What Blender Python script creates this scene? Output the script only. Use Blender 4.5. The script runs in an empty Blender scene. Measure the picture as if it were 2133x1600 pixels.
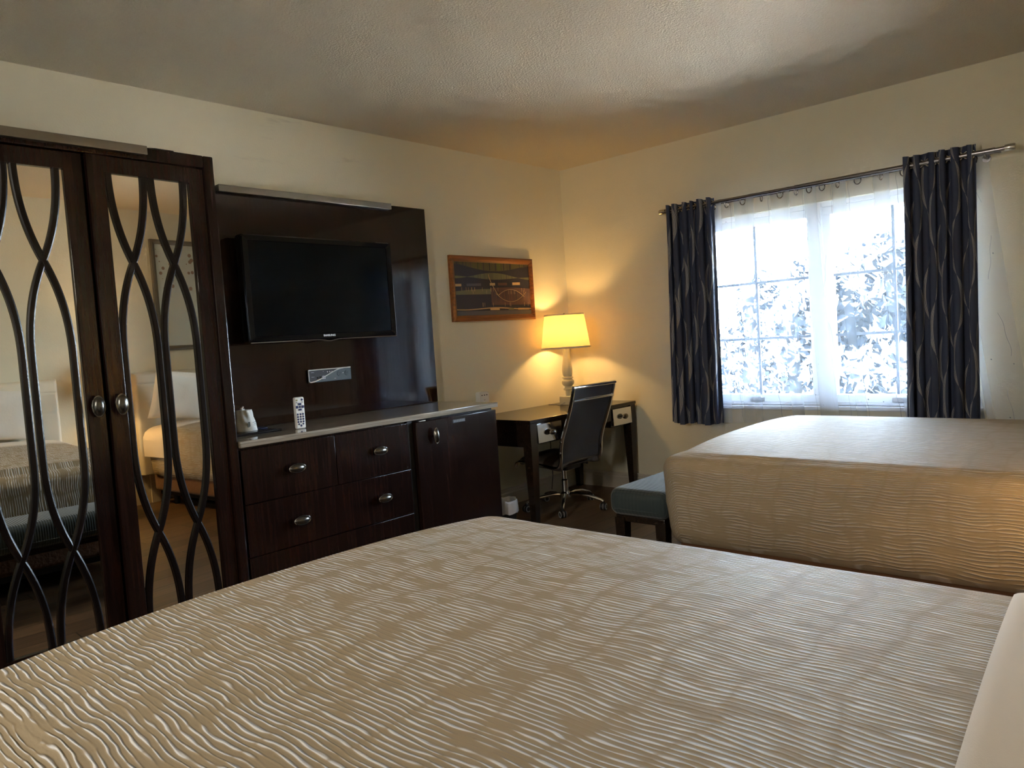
import bpy, bmesh, math, random
from mathutils import Vector, Matrix, noise
random.seed(7)
sc = bpy.context.scene
PI = math.pi
def col(): return bpy.context.scene.collection.objects

# ------------------------------------------------------------------ camera
RES = (2133, 1600)
cam_d = bpy.data.cameras.new('camera'); cam = bpy.data.objects.new('camera', cam_d); col().link(cam)
yaw, pitch, roll, fpx = 0.828974665, -0.0604186222, -0.0651829238, 1543.12
fw = Vector((math.sin(yaw)*math.cos(pitch), math.cos(yaw)*math.cos(pitch), math.sin(pitch)))
r0 = Vector((math.cos(yaw), -math.sin(yaw), 0)); u0 = r0.cross(fw)
rr = math.cos(roll)*r0 + math.sin(roll)*u0; uu = -math.sin(roll)*r0 + math.cos(roll)*u0
M = Matrix((rr, uu, -fw)).transposed().to_4x4(); M.translation = Vector((-5.16587, -4.01131, 1.315))
cam.matrix_world = M
cam_d.sensor_fit = 'HORIZONTAL'; cam_d.sensor_width = 36; cam_d.lens = 36*fpx/RES[0]
cam_d.clip_start = 0.05; cam_d.clip_end = 300
sc.camera = cam
# ------------------------------------------------------------------ world, light, exposure
w = bpy.data.worlds.new('daylight'); sc.world = w; w.use_nodes = True
nt = w.node_tree; nt.nodes.clear()
o_ = nt.nodes.new('ShaderNodeOutputWorld'); b_ = nt.nodes.new('ShaderNodeBackground')
tc = nt.nodes.new('ShaderNodeTexCoord'); sx = nt.nodes.new('ShaderNodeSeparateXYZ'); rp = nt.nodes.new('ShaderNodeValToRGB')
nt.links.new(tc.outputs['Generated'], sx.inputs[0]); nt.links.new(sx.outputs['Z'], rp.inputs[0])
for p_, c_ in ((0.0, (.78, .88, 1.0, 1)), (.16, (.66, .81, 1.0, 1)), (.42, (.22, .29, .40, 1)), (.9, (.07, .11, .18, 1))):
    e_ = rp.color_ramp.elements.new(p_) if p_ not in (0.0, .9) else rp.color_ramp.elements[0 if p_ == 0.0 else -1]
    e_.position = p_; e_.color = c_
nt.links.new(rp.outputs[0], b_.inputs[0]); b_.inputs[1].default_value = 13.0
nt.links.new(b_.outputs[0], o_.inputs[0])
pd = bpy.data.lights.new('window_daylight_portal', 'AREA'); pd.shape = 'RECTANGLE'; pd.size = 1.5; pd.size_y = 2.0
pd.cycles.is_portal = True
pl = bpy.data.objects.new('window_daylight_portal', pd); col().link(pl)
pl.location = (0.16, -2.15, 1.42); pl.rotation_euler = (0, PI/2, 0)
sd = bpy.data.lights.new('sun', 'SUN'); sd.energy = 190; sd.angle = math.radians(.6); sd.color = (1, .97, .92)
sl = bpy.data.objects.new('sun', sd); col().link(sl); sl.location = (0, 0, 12)
sl.rotation_euler = Vector((-.50, .35, .80)).to_track_quat('Z', 'Y').to_euler()      # high, from behind the building
vd = bpy.data.lights.new('added_fill_light', 'AREA'); vd.shape = 'RECTANGLE'; vd.size = 1.3; vd.size_y = .12; vd.energy = 4.5; vd.color = (1, .92, .80); vd.spread = math.radians(125)  # added fill light behind the camera, lifts the foreground bed and walls
vl = bpy.data.objects.new('added_fill_light', vd); col().link(vl); vl.location = (-6.72, -2.3, 2.02); vl.rotation_euler = (0, math.radians(-72), 0)
sc.view_settings.view_transform = 'Standard'; sc.view_settings.look = 'None'
sc.view_settings.exposure = 2.45; sc.view_settings.gamma = 1.0; sc.view_settings.use_curve_mapping = False
sc.cycles.max_bounces = 10; sc.cycles.diffuse_bounces = 6; sc.cycles.glossy_bounces = 5
sc.cycles.transparent_max_bounces = 16; sc.cycles.transmission_bounces = 6
sc.cycles.caustics_reflective = False; sc.cycles.caustics_refractive = False
sc.cycles.sample_clamp_indirect = 6; sc.cycles.use_denoising = True

# ------------------------------------------------------------------ material helpers
def srgb(r, g, b):
    f = lambda c: ((c/255+.055)/1.055)**2.4 if c/255 > .04045 else c/255/12.92
    return (f(r), f(g), f(b), 1)
class NM:
    def __init__(s, name):
        s.m = bpy.data.materials.new(name); s.m.use_nodes = True; s.t = s.m.node_tree
        s.b = s.t.nodes['Principled BSDF']; s.out = s.t.nodes['Material Output']
    def n(s, typ, ins=None, **kw):
        x = s.t.nodes.new(typ)
        for k, v in kw.items(): setattr(x, k, v)
        for k, v in (ins or {}).items(): s.put(x.inputs[k], v)
        return x
    def put(s, sock, v):
        if isinstance(v, bpy.types.NodeSocket): s.t.links.new(v, sock)
        elif isinstance(v, bpy.types.Node): s.t.links.new(v.outputs[0], sock)
        else: sock.default_value = v
    def set(s, **kw):
        for k, v in kw.items(): s.put(s.b.inputs[k.replace('_', ' ')], v)
        return s
    def math(s, op, a, b=0.0, c=0.0):
        x = s.n('ShaderNodeMath', operation=op)
        s.put(x.inputs[0], a); s.put(x.inputs[1], b); s.put(x.inputs[2], c); return x.outputs[0]
    def mapped(s, scale, src='Object', rot=(0, 0, 0)):
        t = s.n('ShaderNodeTexCoord'); mp = s.n('ShaderNodeMapping', {'Vector': t.outputs[src], 'Scale': scale, 'Rotation': rot}); return mp.outputs[0]
    def ramp(s, fac, stops):
        x = s.n('ShaderNodeValToRGB', {'Fac': fac}); e = x.color_ramp.elements
        while len(e) < len(stops): e.new(.5)
        for q, (p, c) in zip(e, stops): q.position = p; q.color = c
        return x.outputs[0]
    def bump(s, h, dist, strength=1.0):
        x = s.n('ShaderNodeBump', {'Height': h, 'Distance': dist, 'Strength': strength}); s.put(s.b.inputs['Normal'], x.outputs[0]); return x
def plain(name, c, rough=.5, metal=0.0, **kw):
    m = NM(name); m.set(Base_Color=c, Roughness=rough, Metallic=metal, **kw); return m.m

def wall_mat(name, c1, c2, bump=.0016, scale=110):
    m = NM(name); v = m.mapped((1, 1, 1))
    n1 = m.n('ShaderNodeTexNoise', {'Vector': v, 'Scale': scale, 'Detail': 3.0, 'Roughness': .6})
    n2 = m.n('ShaderNodeTexNoise', {'Vector': v, 'Scale': 1.3, 'Detail': 3.0})
    m.set(Base_Color=m.ramp(n2.outputs[0], [(.35, c1), (.65, c2)]), Roughness=.72)
    m.bump(n1.outputs[0], bump); return m.m
M_wall = wall_mat('painted_orange_peel_wall', srgb(223, 217, 194), srgb(228, 222, 200))
def tv_wall_mat():   # same paint with dull roller patches near the ceiling line
    m = NM('painted_wall_with_touch_ups'); v = m.mapped((1, 1, 1))
    n1 = m.n('ShaderNodeTexNoise', {'Vector': v, 'Scale': 110.0, 'Detail': 3.0})
    v2 = m.mapped((1.6, 1, 9)); n2 = m.n('ShaderNodeTexNoise', {'Vector': v2, 'Scale': 1.0, 'Detail': 4.0, 'Roughness': .65})
    patch = m.ramp(n2.outputs[0], [(.60, (0, 0, 0, 1)), (.68, (1, 1, 1, 1))])
    sp = m.n('ShaderNodeSeparateXYZ', {0: m.n('ShaderNodeTexCoord').outputs['Object']})
    zone = m.math('MULTIPLY', m.math('GREATER_THAN', sp.outputs['Z'], 2.36), m.math('LESS_THAN', sp.outputs['X'], -1.2))
    mx = m.n('ShaderNodeMix', {'Factor': m.math('MULTIPLY', patch, m.math('MULTIPLY', zone, .55)), 'A': srgb(217, 210, 193), 'B': srgb(188, 182, 168)}, data_type='RGBA')
    # the colour sockets of a Mix node in RGBA mode
    mx.inputs[6].default_value = srgb(226, 220, 197); mx.inputs[7].default_value = srgb(198, 191, 171)
    m.set(Base_Color=mx.outputs[2], Roughness=.72); m.bump(n1.outputs[0], .0012); return m.m
M_tvwall = tv_wall_mat()
def ceil_mat():
    m = NM('knockdown_ceiling'); v = m.mapped((1, 1, 1))
    n1 = m.n('ShaderNodeTexNoise', {'Vector': v, 'Scale': 85.0, 'Detail': 4.0, 'Roughness': .65})
    m.set(Base_Color=srgb(220, 209, 189), Roughness=.42); m.put(m.b.inputs['Specular IOR Level'], .35)
    m.bump(m.ramp(n1.outputs[0], [(.35, (0, 0, 0, 1)), (.65, (1, 1, 1, 1))]), .0055); return m.m
M_ceil = ceil_mat()
def wood_mat(name, c1, c2, rough=.16, axis='Z', coat=.0):
    m = NM(name); s = {'Z': (60, 60, 2.2), 'X': (2.2, 60, 60)}[axis]
    n1 = m.n('ShaderNodeTexNoise', {'Vector': m.mapped(s), 'Scale': 1.0, 'Detail': 5.0, 'Roughness': .6, 'Distortion': .25})
    m.set(Base_Color=m.ramp(n1.outputs[0], [(.30, c1), (.72, c2)]), Roughness=rough, Coat_Weight=coat, Coat_Roughness=.08)
    m.bump(n1.outputs[0], .00010, .4); return m.m
M_wood = wood_mat('espresso_wood', (.0075, .0042, .0032, 1), (.026, .0105, .0075, 1), .055)
M_wood2 = wood_mat('espresso_wood_satin', (.0070, .0034, .0026, 1), (.022, .0090, .0065, 1), .16); M_wood2.node_tree.nodes['Principled BSDF'].inputs['Specular IOR Level'].default_value = .3
M_woodx = wood_mat('espresso_wood_horizontal', (.0075, .0042, .0032, 1), (.024, .0115, .008, 1), .15, 'X')
M_deskw = wood_mat('dark_desk_wood', (.011, .007, .005, 1), (.030, .018, .011, 1), .20, 'X')
M_lattice = plain('dark_lattice_wood', (.006, .0035, .003, 1), .26, Specular_IOR_Level=.28)
M_black = plain('matte_black', (.004, .004, .004, 1), .6)
M_gap = plain('deep_black_cavity', (.002, .002, .002, 1), .9)
M_tvbez = plain('gloss_black_plastic', (.003, .003, .004, 1), .06, Specular_IOR_Level=.3)
M_screen = plain('black_screen', (.002, .003, .004, 1), .12, Specular_IOR_Level=.12)
M_chrome = plain('chrome', (.78, .79, .80, 1), .09, 1)
M_nickel = plain('antique_nickel', (.17, .165, .15, 1), .25, 1)
M_nickrim = plain('polished_nickel_rim', (.62, .60, .56, 1), .22, 1)
def brushed():
    m = NM('brushed_steel'); n1 = m.n('ShaderNodeTexNoise', {'Vector': m.mapped((3, 300, 300)), 'Scale': 1.0, 'Detail': 2.0})
    m.set(Base_Color=(.27, .25, .215, 1), Metallic=1.0, Roughness=.36); m.bump(n1.outputs[0], .0002); return m.m
M_steel = brushed()
M_rod = plain('dark_pewter_rod', (.30, .28, .29, 1), .25, 1)
M_mirror = plain('mirror_glass', (.86, .85, .78, 1), .0, 1)
M_white = plain('white_plastic', (.78, .78, .76, 1), .35)
M_vinyl = plain('white_vinyl', (.74, .77, .80, 1), .4)
M_munt = plain('grey_blue_muntin', (.10, .13, .17, 1), .5)
M_trim = plain('painted_baseboard', srgb(190, 182, 168), .45)
def counter_mat():
    m = NM('striped_stone_counter')
    n1 = m.n('ShaderNodeTexNoise', {'Vector': m.mapped((1.1, 26, 26)), 'Scale': 1.0, 'Detail': 5.0, 'Roughness': .62, 'Distortion': .5})
    m.set(Base_Color=m.ramp(n1.outputs[0], [(.33, srgb(112, 100, 86)), (.46, srgb(158, 148, 133)), (.56, srgb(128, 117, 102)), (.70, srgb(180, 172, 160))]), Roughness=.07); return m.m
M_counter = counter_mat()
def floor_mat():
    m = NM('dark_oak_planks'); v = m.mapped((1, 1, 1), rot=(0, 0, 0))
    bt = m.n('ShaderNodeTexBrick', {'Vector': v, 'Color1': srgb(96, 76, 58), 'Color2': srgb(122, 98, 74), 'Mortar': srgb(38, 30, 24), 'Scale': 1.0, 'Mortar Size': .003, 'Brick Width': 1.2, 'Row Height': .16, 'Bias': 0.0})
    bt.offset = .37
    n1 = m.n('ShaderNodeTexNoise', {'Vector': m.mapped((2.5, 50, 1)), 'Scale': 1.0, 'Detail': 6.0, 'Roughness': .65})
    mx = m.n('ShaderNodeMix', data_type='RGBA', blend_type='MULTIPLY'); mx.inputs[0].default_value = .8
    m.put(mx.inputs[6], bt.outputs[0]); m.put(mx.inputs[7], m.ramp(n1.outputs[0], [(.3, (.45, .42, .4, 1)), (.7, (1.1, 1.05, 1, 1))]))
    m.set(Base_Color=mx.outputs[2], Roughness=.38); m.bump(n1.outputs[0], .0006); return m.m
M_floor = floor_mat()

def coverlet_mat(name, amp, c=(172, 155, 128), uoff=0.0, freq=82.0, crest_light=1.15):
    """crinkled matelasse: long wavy ridges running along the bed, broken by shallow cross bands"""
    m = NM(name)
    uv = m.n('ShaderNodeUVMap'); uv.uv_map = 'cloth'
    sp = m.n('ShaderNodeSeparateXYZ', {0: uv.outputs[0]}); U, V = sp.outputs[0], sp.outputs[1]
    def nz(fu, fv, det=2.0, w=0.0): return m.n('ShaderNodeTexNoise', {'Vector': m.n('ShaderNodeCombineXYZ', {0: m.math('MULTIPLY', U, fu), 1: m.math('MULTIPLY', V, fv), 2: uoff+w}), 'Scale': 1.0, 'Detail': det, 'Roughness': .5}).outputs[0]
    def c0(x, k): return m.math('MULTIPLY', m.math('SUBTRACT', x, .5), k)
    big, mid, fine = nz(3.0, 3.2, 1.0), nz(17.0, 5.0, 2.0, 1.0), nz(60.0, 11.0, 1.0, 2.0)
    # cross bands every .27 m where the quilting shifts the ridges sideways
    band = m.math('SINE', m.math('ADD', m.math('MULTIPLY', V, 2*PI/.27), c0(big, 5.0)))
    ph = m.math('ADD', m.math('MULTIPLY', U, 2*PI*freq), m.math('ADD', c0(big, 16.0), m.math('ADD', c0(mid, 7.5), m.math('ADD', c0(fine, 6.0), m.math('MULTIPLY', band, 1.3)))))
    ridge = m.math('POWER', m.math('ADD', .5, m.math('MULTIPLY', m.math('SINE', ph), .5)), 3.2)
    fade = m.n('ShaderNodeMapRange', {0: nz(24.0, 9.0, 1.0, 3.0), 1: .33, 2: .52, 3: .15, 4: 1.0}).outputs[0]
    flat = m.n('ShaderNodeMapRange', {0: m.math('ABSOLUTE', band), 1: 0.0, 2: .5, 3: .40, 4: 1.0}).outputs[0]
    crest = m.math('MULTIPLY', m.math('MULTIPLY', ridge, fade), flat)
    weave = nz(170.0, 45.0, 2.0, 4.0)
    seam = m.math('POWER', m.math('SUBTRACT', 1.0, m.math('ABSOLUTE', m.math('SINE', m.math('MULTIPLY', m.math('ADD', V, .06), PI/.54)))), 16.0)
    h = m.math('ADD', m.math('ADD', crest, m.math('MULTIPLY', weave, .16)), m.math('MULTIPLY', seam, .25))
    tint = m.ramp(crest, [(.24, srgb(*c)), (.60, srgb(c[0]+58*crest_light, c[1]+72*crest_light, c[2]+96*crest_light))])  # crests go near white: window light on the ridges put into the colour
    m.set(Base_Color=tint, Roughness=.62, Specular_IOR_Level=.25); m.bump(h, amp); return m.m
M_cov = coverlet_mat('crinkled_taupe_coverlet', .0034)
M_cov2 = coverlet_mat('crinkled_taupe_coverlet_weaker_crest_light', .0024, uoff=3.7, freq=82.0, crest_light=.45)  # same cloth, with less painted crest light and a lower bump
def cloth_mat(name, c, scale=500, b=.0006, rough=.85, wr=.0):
    m = NM(name); n1 = m.n('ShaderNodeTexNoise', {'Vector': m.mapped((1, 1, 1)), 'Scale': float(scale), 'Detail': 2.0})
    h = n1.outputs[0]
    m.set(Base_Color=c, Roughness=rough, Sheen_Weight=.2); m.bump(h, b); return m.m
M_sheet = cloth_mat('white_cotton_sheet', srgb(226, 214, 196), 420, .0004)
M_pillow = cloth_mat('white_pillowcase', srgb(232, 228, 220), 60, .002)
M_leather = plain('white_tufted_leatherette', srgb(228, 222, 206), .38)
M_box = cloth_mat('rust_brown_box_spring_cloth', srgb(112, 74, 44), 40, .004)
def ribbed():
    m = NM('ribbed_slate_upholstery'); v = m.mapped((1, 1, 1)); sp = m.n('ShaderNodeSeparateXYZ', {0: v})
    s1 = m.math('SINE', m.math('MULTIPLY', sp.outputs[0], 520.0))
    s2 = m.math('SINE', m.math('MULTIPLY', sp.outputs[1], 300.0))
    m.set(Base_Color=srgb(52, 64, 65), Roughness=.8, Sheen_Weight=.3); m.bump(m.math('ADD', s1, m.math('MULTIPLY', s2, .5)), .0007); return m.m
M_bench = ribbed()
def curtain_mat():
    m = NM('slate_blackout_curtain_with_silver_waves')
    uv = m.n('ShaderNodeUVMap'); uv.uv_map = 'cloth'
    sp = m.n('ShaderNodeSeparateXYZ', {0: uv.outputs[0]}); U, V = sp.outputs[0], sp.outputs[1]
    def family(off, voff, N):
        P, A, L = .19, .060, .66
        cell = m.math('FLOOR', m.math('DIVIDE', m.math('ADD', U, off), P))
        ul = m.math('SUBTRACT', m.math('MODULO', m.math('ADD', m.math('ADD', U, off), P*20), P), P/2)
        ph = m.math('ADD', m.math('MULTIPLY', cell, 2.3), voff)
        s = m.math('SINE', m.math('ADD', m.math('MULTIPLY', V, 2*PI/L), ph))
        t = m.math('DIVIDE', ul, m.math('MULTIPLY', s, A))
        ok = m.math('MULTIPLY', m.math('GREATER_THAN', t, .34), m.math('LESS_THAN', t, 1.0))
        ln = m.math('LESS_THAN', m.math('FRACT', m.math('MULTIPLY', t, N)), .32)
        return m.math('MULTIPLY', ok, ln)
    f = m.math('MAXIMUM', family(0, 0, 9.0), family(.095, 1.9, 7.0))
    f = m.math('MULTIPLY', f, .9)
    mx = m.n('ShaderNodeMix', data_type='RGBA'); m.put(mx.inputs[0], f); mx.inputs[6].default_value = srgb(52, 62, 88); mx.inputs[7].default_value = srgb(214, 212, 210)
    m.set(Base_Color=mx.outputs[2], Roughness=m.math('SUBTRACT', .72, m.math('MULTIPLY', f, .35)))
    n1 = m.n('ShaderNodeTexNoise', {'Vector': uv.outputs[0], 'Scale': 600.0}); m.bump(n1.outputs[0], .0003); return m.m
M_curt = curtain_mat()
def sheer_mat():
    m = NM('sheer_voile_with_stitched_sprigs')
    uv = m.n('ShaderNodeUVMap'); uv.uv_map = 'cloth'
    sp = m.n('ShaderNodeSeparateXYZ', {0: uv.outputs[0]}); U, V = sp.outputs[0], sp.outputs[1]
    vo = m.n('ShaderNodeTexVoronoi', {'Vector': uv.outputs[0], 'Scale': 15.0}); dots = m.math('LESS_THAN', vo.outputs['Distance'], .065)
    sel = m.math('GREATER_THAN', m.n('ShaderNodeSeparateColor', {0: vo.outputs['Color']}).outputs[0], .55)
    dots = m.math('MULTIPLY', dots, sel)
    P = .17; ul = m.math('SUBTRACT', m.math('MODULO', m.math('ADD', U, 5.1), P), P/2)
    wv = m.math('MULTIPLY', m.math('SINE', m.math('MULTIPLY', V, 9.5)), .03)
    wv2 = m.math('MULTIPLY', m.math('SINE', m.math('MULTIPLY', V, 37.0)), .006)
    d = m.math('ABSOLUTE', m.math('SUBTRACT', ul, m.math('ADD', wv, wv2)))
    vine = m.math('MULTIPLY', m.math('LESS_THAN', d, .0011), m.math('GREATER_THAN', m.math('SINE', m.math('MULTIPLY', V, 14.0)), -.2))
    st = m.math('MAXIMUM', dots, m.math('MULTIPLY', vine, .6))
    tr = m.n('ShaderNodeBsdfTransparent'); tl = m.n('ShaderNodeBsdfTranslucent', {'Color': (.62, .80, 1, 1)}); df = m.n('ShaderNodeBsdfDiffuse', {'Color': (.80, .84, .92, 1)})
    mx = m.n('ShaderNodeMixShader', {0: .90, 1: tl.outputs[0], 2: df.outputs[0]})
    dk = m.n('ShaderNodeBsdfDiffuse', {'Color': (.16, .15, .16, 1)})
    # seen at a slant, more threads overlap and the voile closes up
    lw = m.n('ShaderNodeLayerWeight', {'Blend': .35}); fac = m.math('ADD', .26, m.math('MULTIPLY', lw.outputs['Facing'], .42))
    a = m.n('ShaderNodeMixShader', {0: fac, 1: tr.outputs[0], 2: mx.outputs[0]})
    b = m.n('ShaderNodeMixShader', {0: m.math('MULTIPLY', st, .75), 1: a.outputs[0], 2: dk.outputs[0]})
    m.put(m.out.inputs[0], b.outputs[0]); return m.m
M_sheer = sheer_mat()
def glass_mat():
    m = NM('clear_window_glass'); tr = m.n('ShaderNodeBsdfTransparent', {'Color': (.95, .97, .97, 1)}); gl = m.n('ShaderNodeBsdfGlossy', {'Roughness': .0})
    fr = m.n('ShaderNodeFresnel', {'IOR': 1.45}); mx = m.n('ShaderNodeMixShader', {0: fr.outputs[0], 1: tr.outputs[0], 2: gl.outputs[0]})
    m.put(m.out.inputs[0], mx.outputs[0]); return m.m
M_glass = glass_mat()
def shade_mat():
    m = NM('cream_lampshade_linen'); tl = m.n('ShaderNodeBsdfTranslucent', {'Color': (.66, .46, .22, 1)}); df = m.n('ShaderNodeBsdfDiffuse', {'Color': (.56, .50, .36, 1)})
    n1 = m.n('ShaderNodeTexNoise', {'Vector': m.mapped((1, 1, 1)), 'Scale': 500.0}); bp = m.n('ShaderNodeBump', {'Height': n1.outputs[0], 'Distance': .0003}); m.put(df.inputs['Normal'], bp.outputs[0])
    mx = m.n('ShaderNodeMixShader', {0: .5, 1: tl.outputs[0], 2: df.outputs[0]}); m.put(m.out.inputs[0], mx.outputs[0]); return m.m
M_shade = shade_mat()
M_cream = plain('cream_lacquer', srgb(226, 214, 178), .4)
M_bulb = NM('lit_bulb'); M_bulb.set(Base_Color=(1, .9, .7, 1), Emission_Color=(1, .66, .28, 1), Emission_Strength=12.0); M_bulb = M_bulb.m
M_mesh = cloth_mat('navy_black_mesh_fabric', (.010, .012, .022, 1), 900, .0004, .55)
M_seat = plain('dark_brown_leatherette_seat', (.085, .068, .050, 1), .42)
M_tyre = plain('grey_caster_ring', (.42, .43, .44, 1), .4)
M_bag = NM('thin_white_bin_liner'); M_bag.set(Base_Color=(.72, .74, .80, 1), Roughness=.3); M_bag = M_bag.m
M_navy = plain('navy_rubber_button', (.01, .018, .10, 1), .5)
M_blacktx = plain('charcoal_faceplate', (.02, .024, .03, 1), .3)
M_slate = plain('slate_faceplate', (.045, .068, .082, 1), .5)
M_brownp = plain('brown_grey_faceplate', (.016, .012, .016, 1), .55)
M_text = plain('pale_lettering', (.75, .77, .8, 1), .35)
M_frame = wood_mat('honey_copper_frame', srgb(98, 54, 20), srgb(156, 92, 36), .3, 'X')
M_silver = plain('silver_mirror_front', (.82, .84, .86, 1), .14, 1)
M_grey = plain('grey_trim', (.30, .29, .28, 1), .5)

# ------------------------------------------------------------------ mesh helpers
class MB:
    def __init__(s): s.v = []; s.f = []; s.mi = []; s.sm = []; s.uv = {}
    def add(s, vs, fs, mi=0, smooth=False, uvs=None):
        n = len(s.v); s.v += [tuple(v) for v in vs]
        if uvs:
            for i, q in enumerate(uvs): s.uv[n+i] = q
        for f in fs: s.f.append(tuple(n+i for i in f)); s.mi.append(mi); s.sm.append(smooth)
        return s
    def box(s, x0, x1, y0, y1, z0, z1, mi=0):
        vs = [(x, y, z) for x in (x0, x1) for y in (y0, y1) for z in (z0, z1)]
        return s.add(vs, [(0, 1, 3, 2), (4, 6, 7, 5), (0, 4, 5, 1), (2, 3, 7, 6), (0, 2, 6, 4), (1, 5, 7, 3)], mi)
    def rbox(s, x0, x1, y0, y1, z0, z1, r=.004, seg=2, mi=0):
        bm = bmesh.new(); bmesh.ops.create_cube(bm, size=1)
        for v in bm.verts: v.co = Vector(((x0+x1)/2+v.co.x*(x1-x0), (y0+y1)/2+v.co.y*(y1-y0), (z0+z1)/2+v.co.z*(z1-z0)))
        bmesh.ops.bevel(bm, geom=bm.edges[:], offset=r, segments=seg, profile=.5, affect='EDGES')
        bm.normal_update(); k0 = len(s.sm); flat_ = [max(abs(c) for c in f.normal) > .9995 for f in bm.faces]; s.bm(bm, mi, True)
        if r < .02:
            for i, a_ in enumerate(flat_):
                if a_: s.sm[k0+i] = False
        return s
    def bm(s, bm, mi=0, smooth=True, mat=None):
        bm.verts.index_update(); vs = [(mat @ v.co if mat else v.co) for v in bm.verts]
        s.add(vs, [[v.index for v in f.verts] for f in bm.faces], mi, smooth); bm.free(); return s
    def lathe(s, prof, cx=0, cy=0, cz=0, n=32, mi=0, smooth=True, mat=None, cap=True):
        vs = []; m = len(prof)
        for i in range(n):
            a = 2*PI*i/n
            for r, z in prof: vs.append(Vector((r*math.cos(a), r*math.sin(a), z)))
        if mat: vs = [mat @ v for v in vs]
        vs = [v+Vector((cx, cy, cz)) for v in vs]
        fs = [(i*m+j, ((i+1) % n)*m+j, ((i+1) % n)*m+j+1, i*m+j+1) for i in range(n) for j in range(m-1)]
        if cap:
            fs.append([i*m for i in range(n)][::-1]); fs.append([i*m+m-1 for i in range(n)])
        return s.add(vs, fs, mi, smooth)
    def tube(s, pts, r, n=10, mi=0, closed=False, flat=1.0, cap=True):
        pts = [Vector(p) for p in pts]; N = len(pts); rs = r if isinstance(r, (list, tuple)) else [r]*N
        vs = []; up = None
        for i, p in enumerate(pts):
            a = pts[(i-1) % N] if closed or i > 0 else p; b = pts[(i+1) % N] if closed or i < N-1 else p
            t = (b-a).normalized()
            if up is None: up = Vector((0, 0, 1)) if abs(t.z) < .9 else Vector((1, 0, 0))
            x = t.cross(up).normalized(); y = x.cross(t).normalized(); up = y
            for k in range(n):
                q = 2*PI*k/n; vs.append(p+x*math.cos(q)*rs[i]+y*math.sin(q)*rs[i]*flat)
        fs = []
        for i in range(N if closed else N-1):
            j = (i+1) % N
            for k in range(n): fs.append((i*n+k, i*n+(k+1) % n, j*n+(k+1) % n, j*n+k))
        if not closed and cap: fs.append(list(range(n))[::-1]); fs.append([(N-1)*n+k for k in range(n)])
        return s.add(vs, fs, mi, True)
    def ribbon(s, pts, wdt, y0, y1, mi=0):
        """a flat bar following pts in the xz plane, wdt wide, between depths y0 and y1"""
        vs = []; N = len(pts)
        for i, (x, z) in enumerate(pts):
            a = pts[max(i-1, 0)]; b = pts[min(i+1, N-1)]; dx, dz = b[0]-a[0], b[1]-a[1]; L = math.hypot(dx, dz) or 1
            nx, nz = -dz/L*wdt/2, dx/L*wdt/2
            vs += [(x-nx, y0+.003, z-nz), (x-nx*.6, y0, z-nz*.6), (x+nx*.6, y0, z+nz*.6), (x+nx, y0+.003, z+nz), (x+nx, y1, z+nz), (x-nx, y1, z-nz)]
        fs = []
        for i in range(N-1):
            for k in range(6): fs.append((i*6+k, i*6+(k+1) % 6, (i+1)*6+(k+1) % 6, (i+1)*6+k))
        fs += [(0, 1, 2, 3, 4, 5), tuple((N-1)*6+k for k in (5, 4, 3, 2, 1, 0))]
        return s.add(vs, fs, mi)
    def grid(s, fn, nu, nv, mi=0, uvfn=None, smooth=True):
        vs = []; uvs = []
        for i in range(nu+1):
            for j in range(nv+1):
                u, v = i/nu, j/nv; vs.append(fn(u, v))
                if uvfn: uvs.append(uvfn(u, v))
        fs = [(i*(nv+1)+j, (i+1)*(nv+1)+j, (i+1)*(nv+1)+j+1, i*(nv+1)+j+1) for i in range(nu) for j in range(nv)]
        return s.add(vs, fs, mi, smooth, uvs or None)
    def build(s, name, mats, parent=None, loc=None):
        me = bpy.data.meshes.new(name); me.from_pydata(s.v, [], s.f)
        for m in (mats if isinstance(mats, (list, tuple)) else [mats]): me.materials.append(m)
        me.polygons.foreach_set('material_index', s.mi); me.polygons.foreach_set('use_smooth', s.sm)
        if s.uv:
            l = me.uv_layers.new(name='cloth')
            for lp in me.loops: l.data[lp.index].uv = s.uv.get(lp.vertex_index, (0, 0))
        bm = bmesh.new(); bm.from_mesh(me); bmesh.ops.recalc_face_normals(bm, faces=bm.faces); bm.to_mesh(me); bm.free()
        me.set_sharp_from_angle(angle=math.radians(38)); me.polygons.foreach_set('use_smooth', s.sm)
        me.update()
        o = bpy.data.objects.new(name, me); col().link(o)
        if parent: o.parent = parent
        if loc: o.location = loc
        return o
def tag(o, label, cat, group=None, kind=None):
    o['label'] = label; o['category'] = cat
    if group: o['group'] = group
    if kind: o['kind'] = kind
    return o
def thing(name, label, cat, loc=(0, 0, 0), rz=0, group=None):
    o = bpy.data.objects.new(name, None); col().link(o); o.location = loc; o.rotation_euler = (0, 0, rz); o.empty_display_size = .05
    return tag(o, label, cat, group)
def struct(mb, name, mats, parent=None):
    o = mb.build(name, mats, parent)
    if parent is None: o['kind'] = 'structure'
    return o
def text_mesh(name, body, size, mat, parent, loc, rot, depth=.0006, sx=1.0, bold=0.0):
    cu = bpy.data.curves.new(name, 'FONT'); cu.body = body; cu.size = size; cu.extrude = depth; cu.align_x = 'CENTER'; cu.align_y = 'CENTER'; cu.offset = bold
    tmp = bpy.data.objects.new(name+'_tmp', cu); col().link(tmp); bpy.context.view_layer.update()
    me = bpy.data.meshes.new_from_object(tmp.evaluated_get(bpy.context.evaluated_depsgraph_get())); me.name = name
    bpy.data.objects.remove(tmp); me.materials.clear(); me.materials.append(mat)
    o = bpy.data.objects.new(name, me); col().link(o); o.parent = parent; o.location = loc; o.rotation_euler = rot; o.scale = (sx, 1, 1); return o
def copy_tree(o, parent=None):
    c = o.copy(); col().link(c)
    if parent: c.parent = parent
    for ch in list(o.children): copy_tree(ch, c)
    return c

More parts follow.
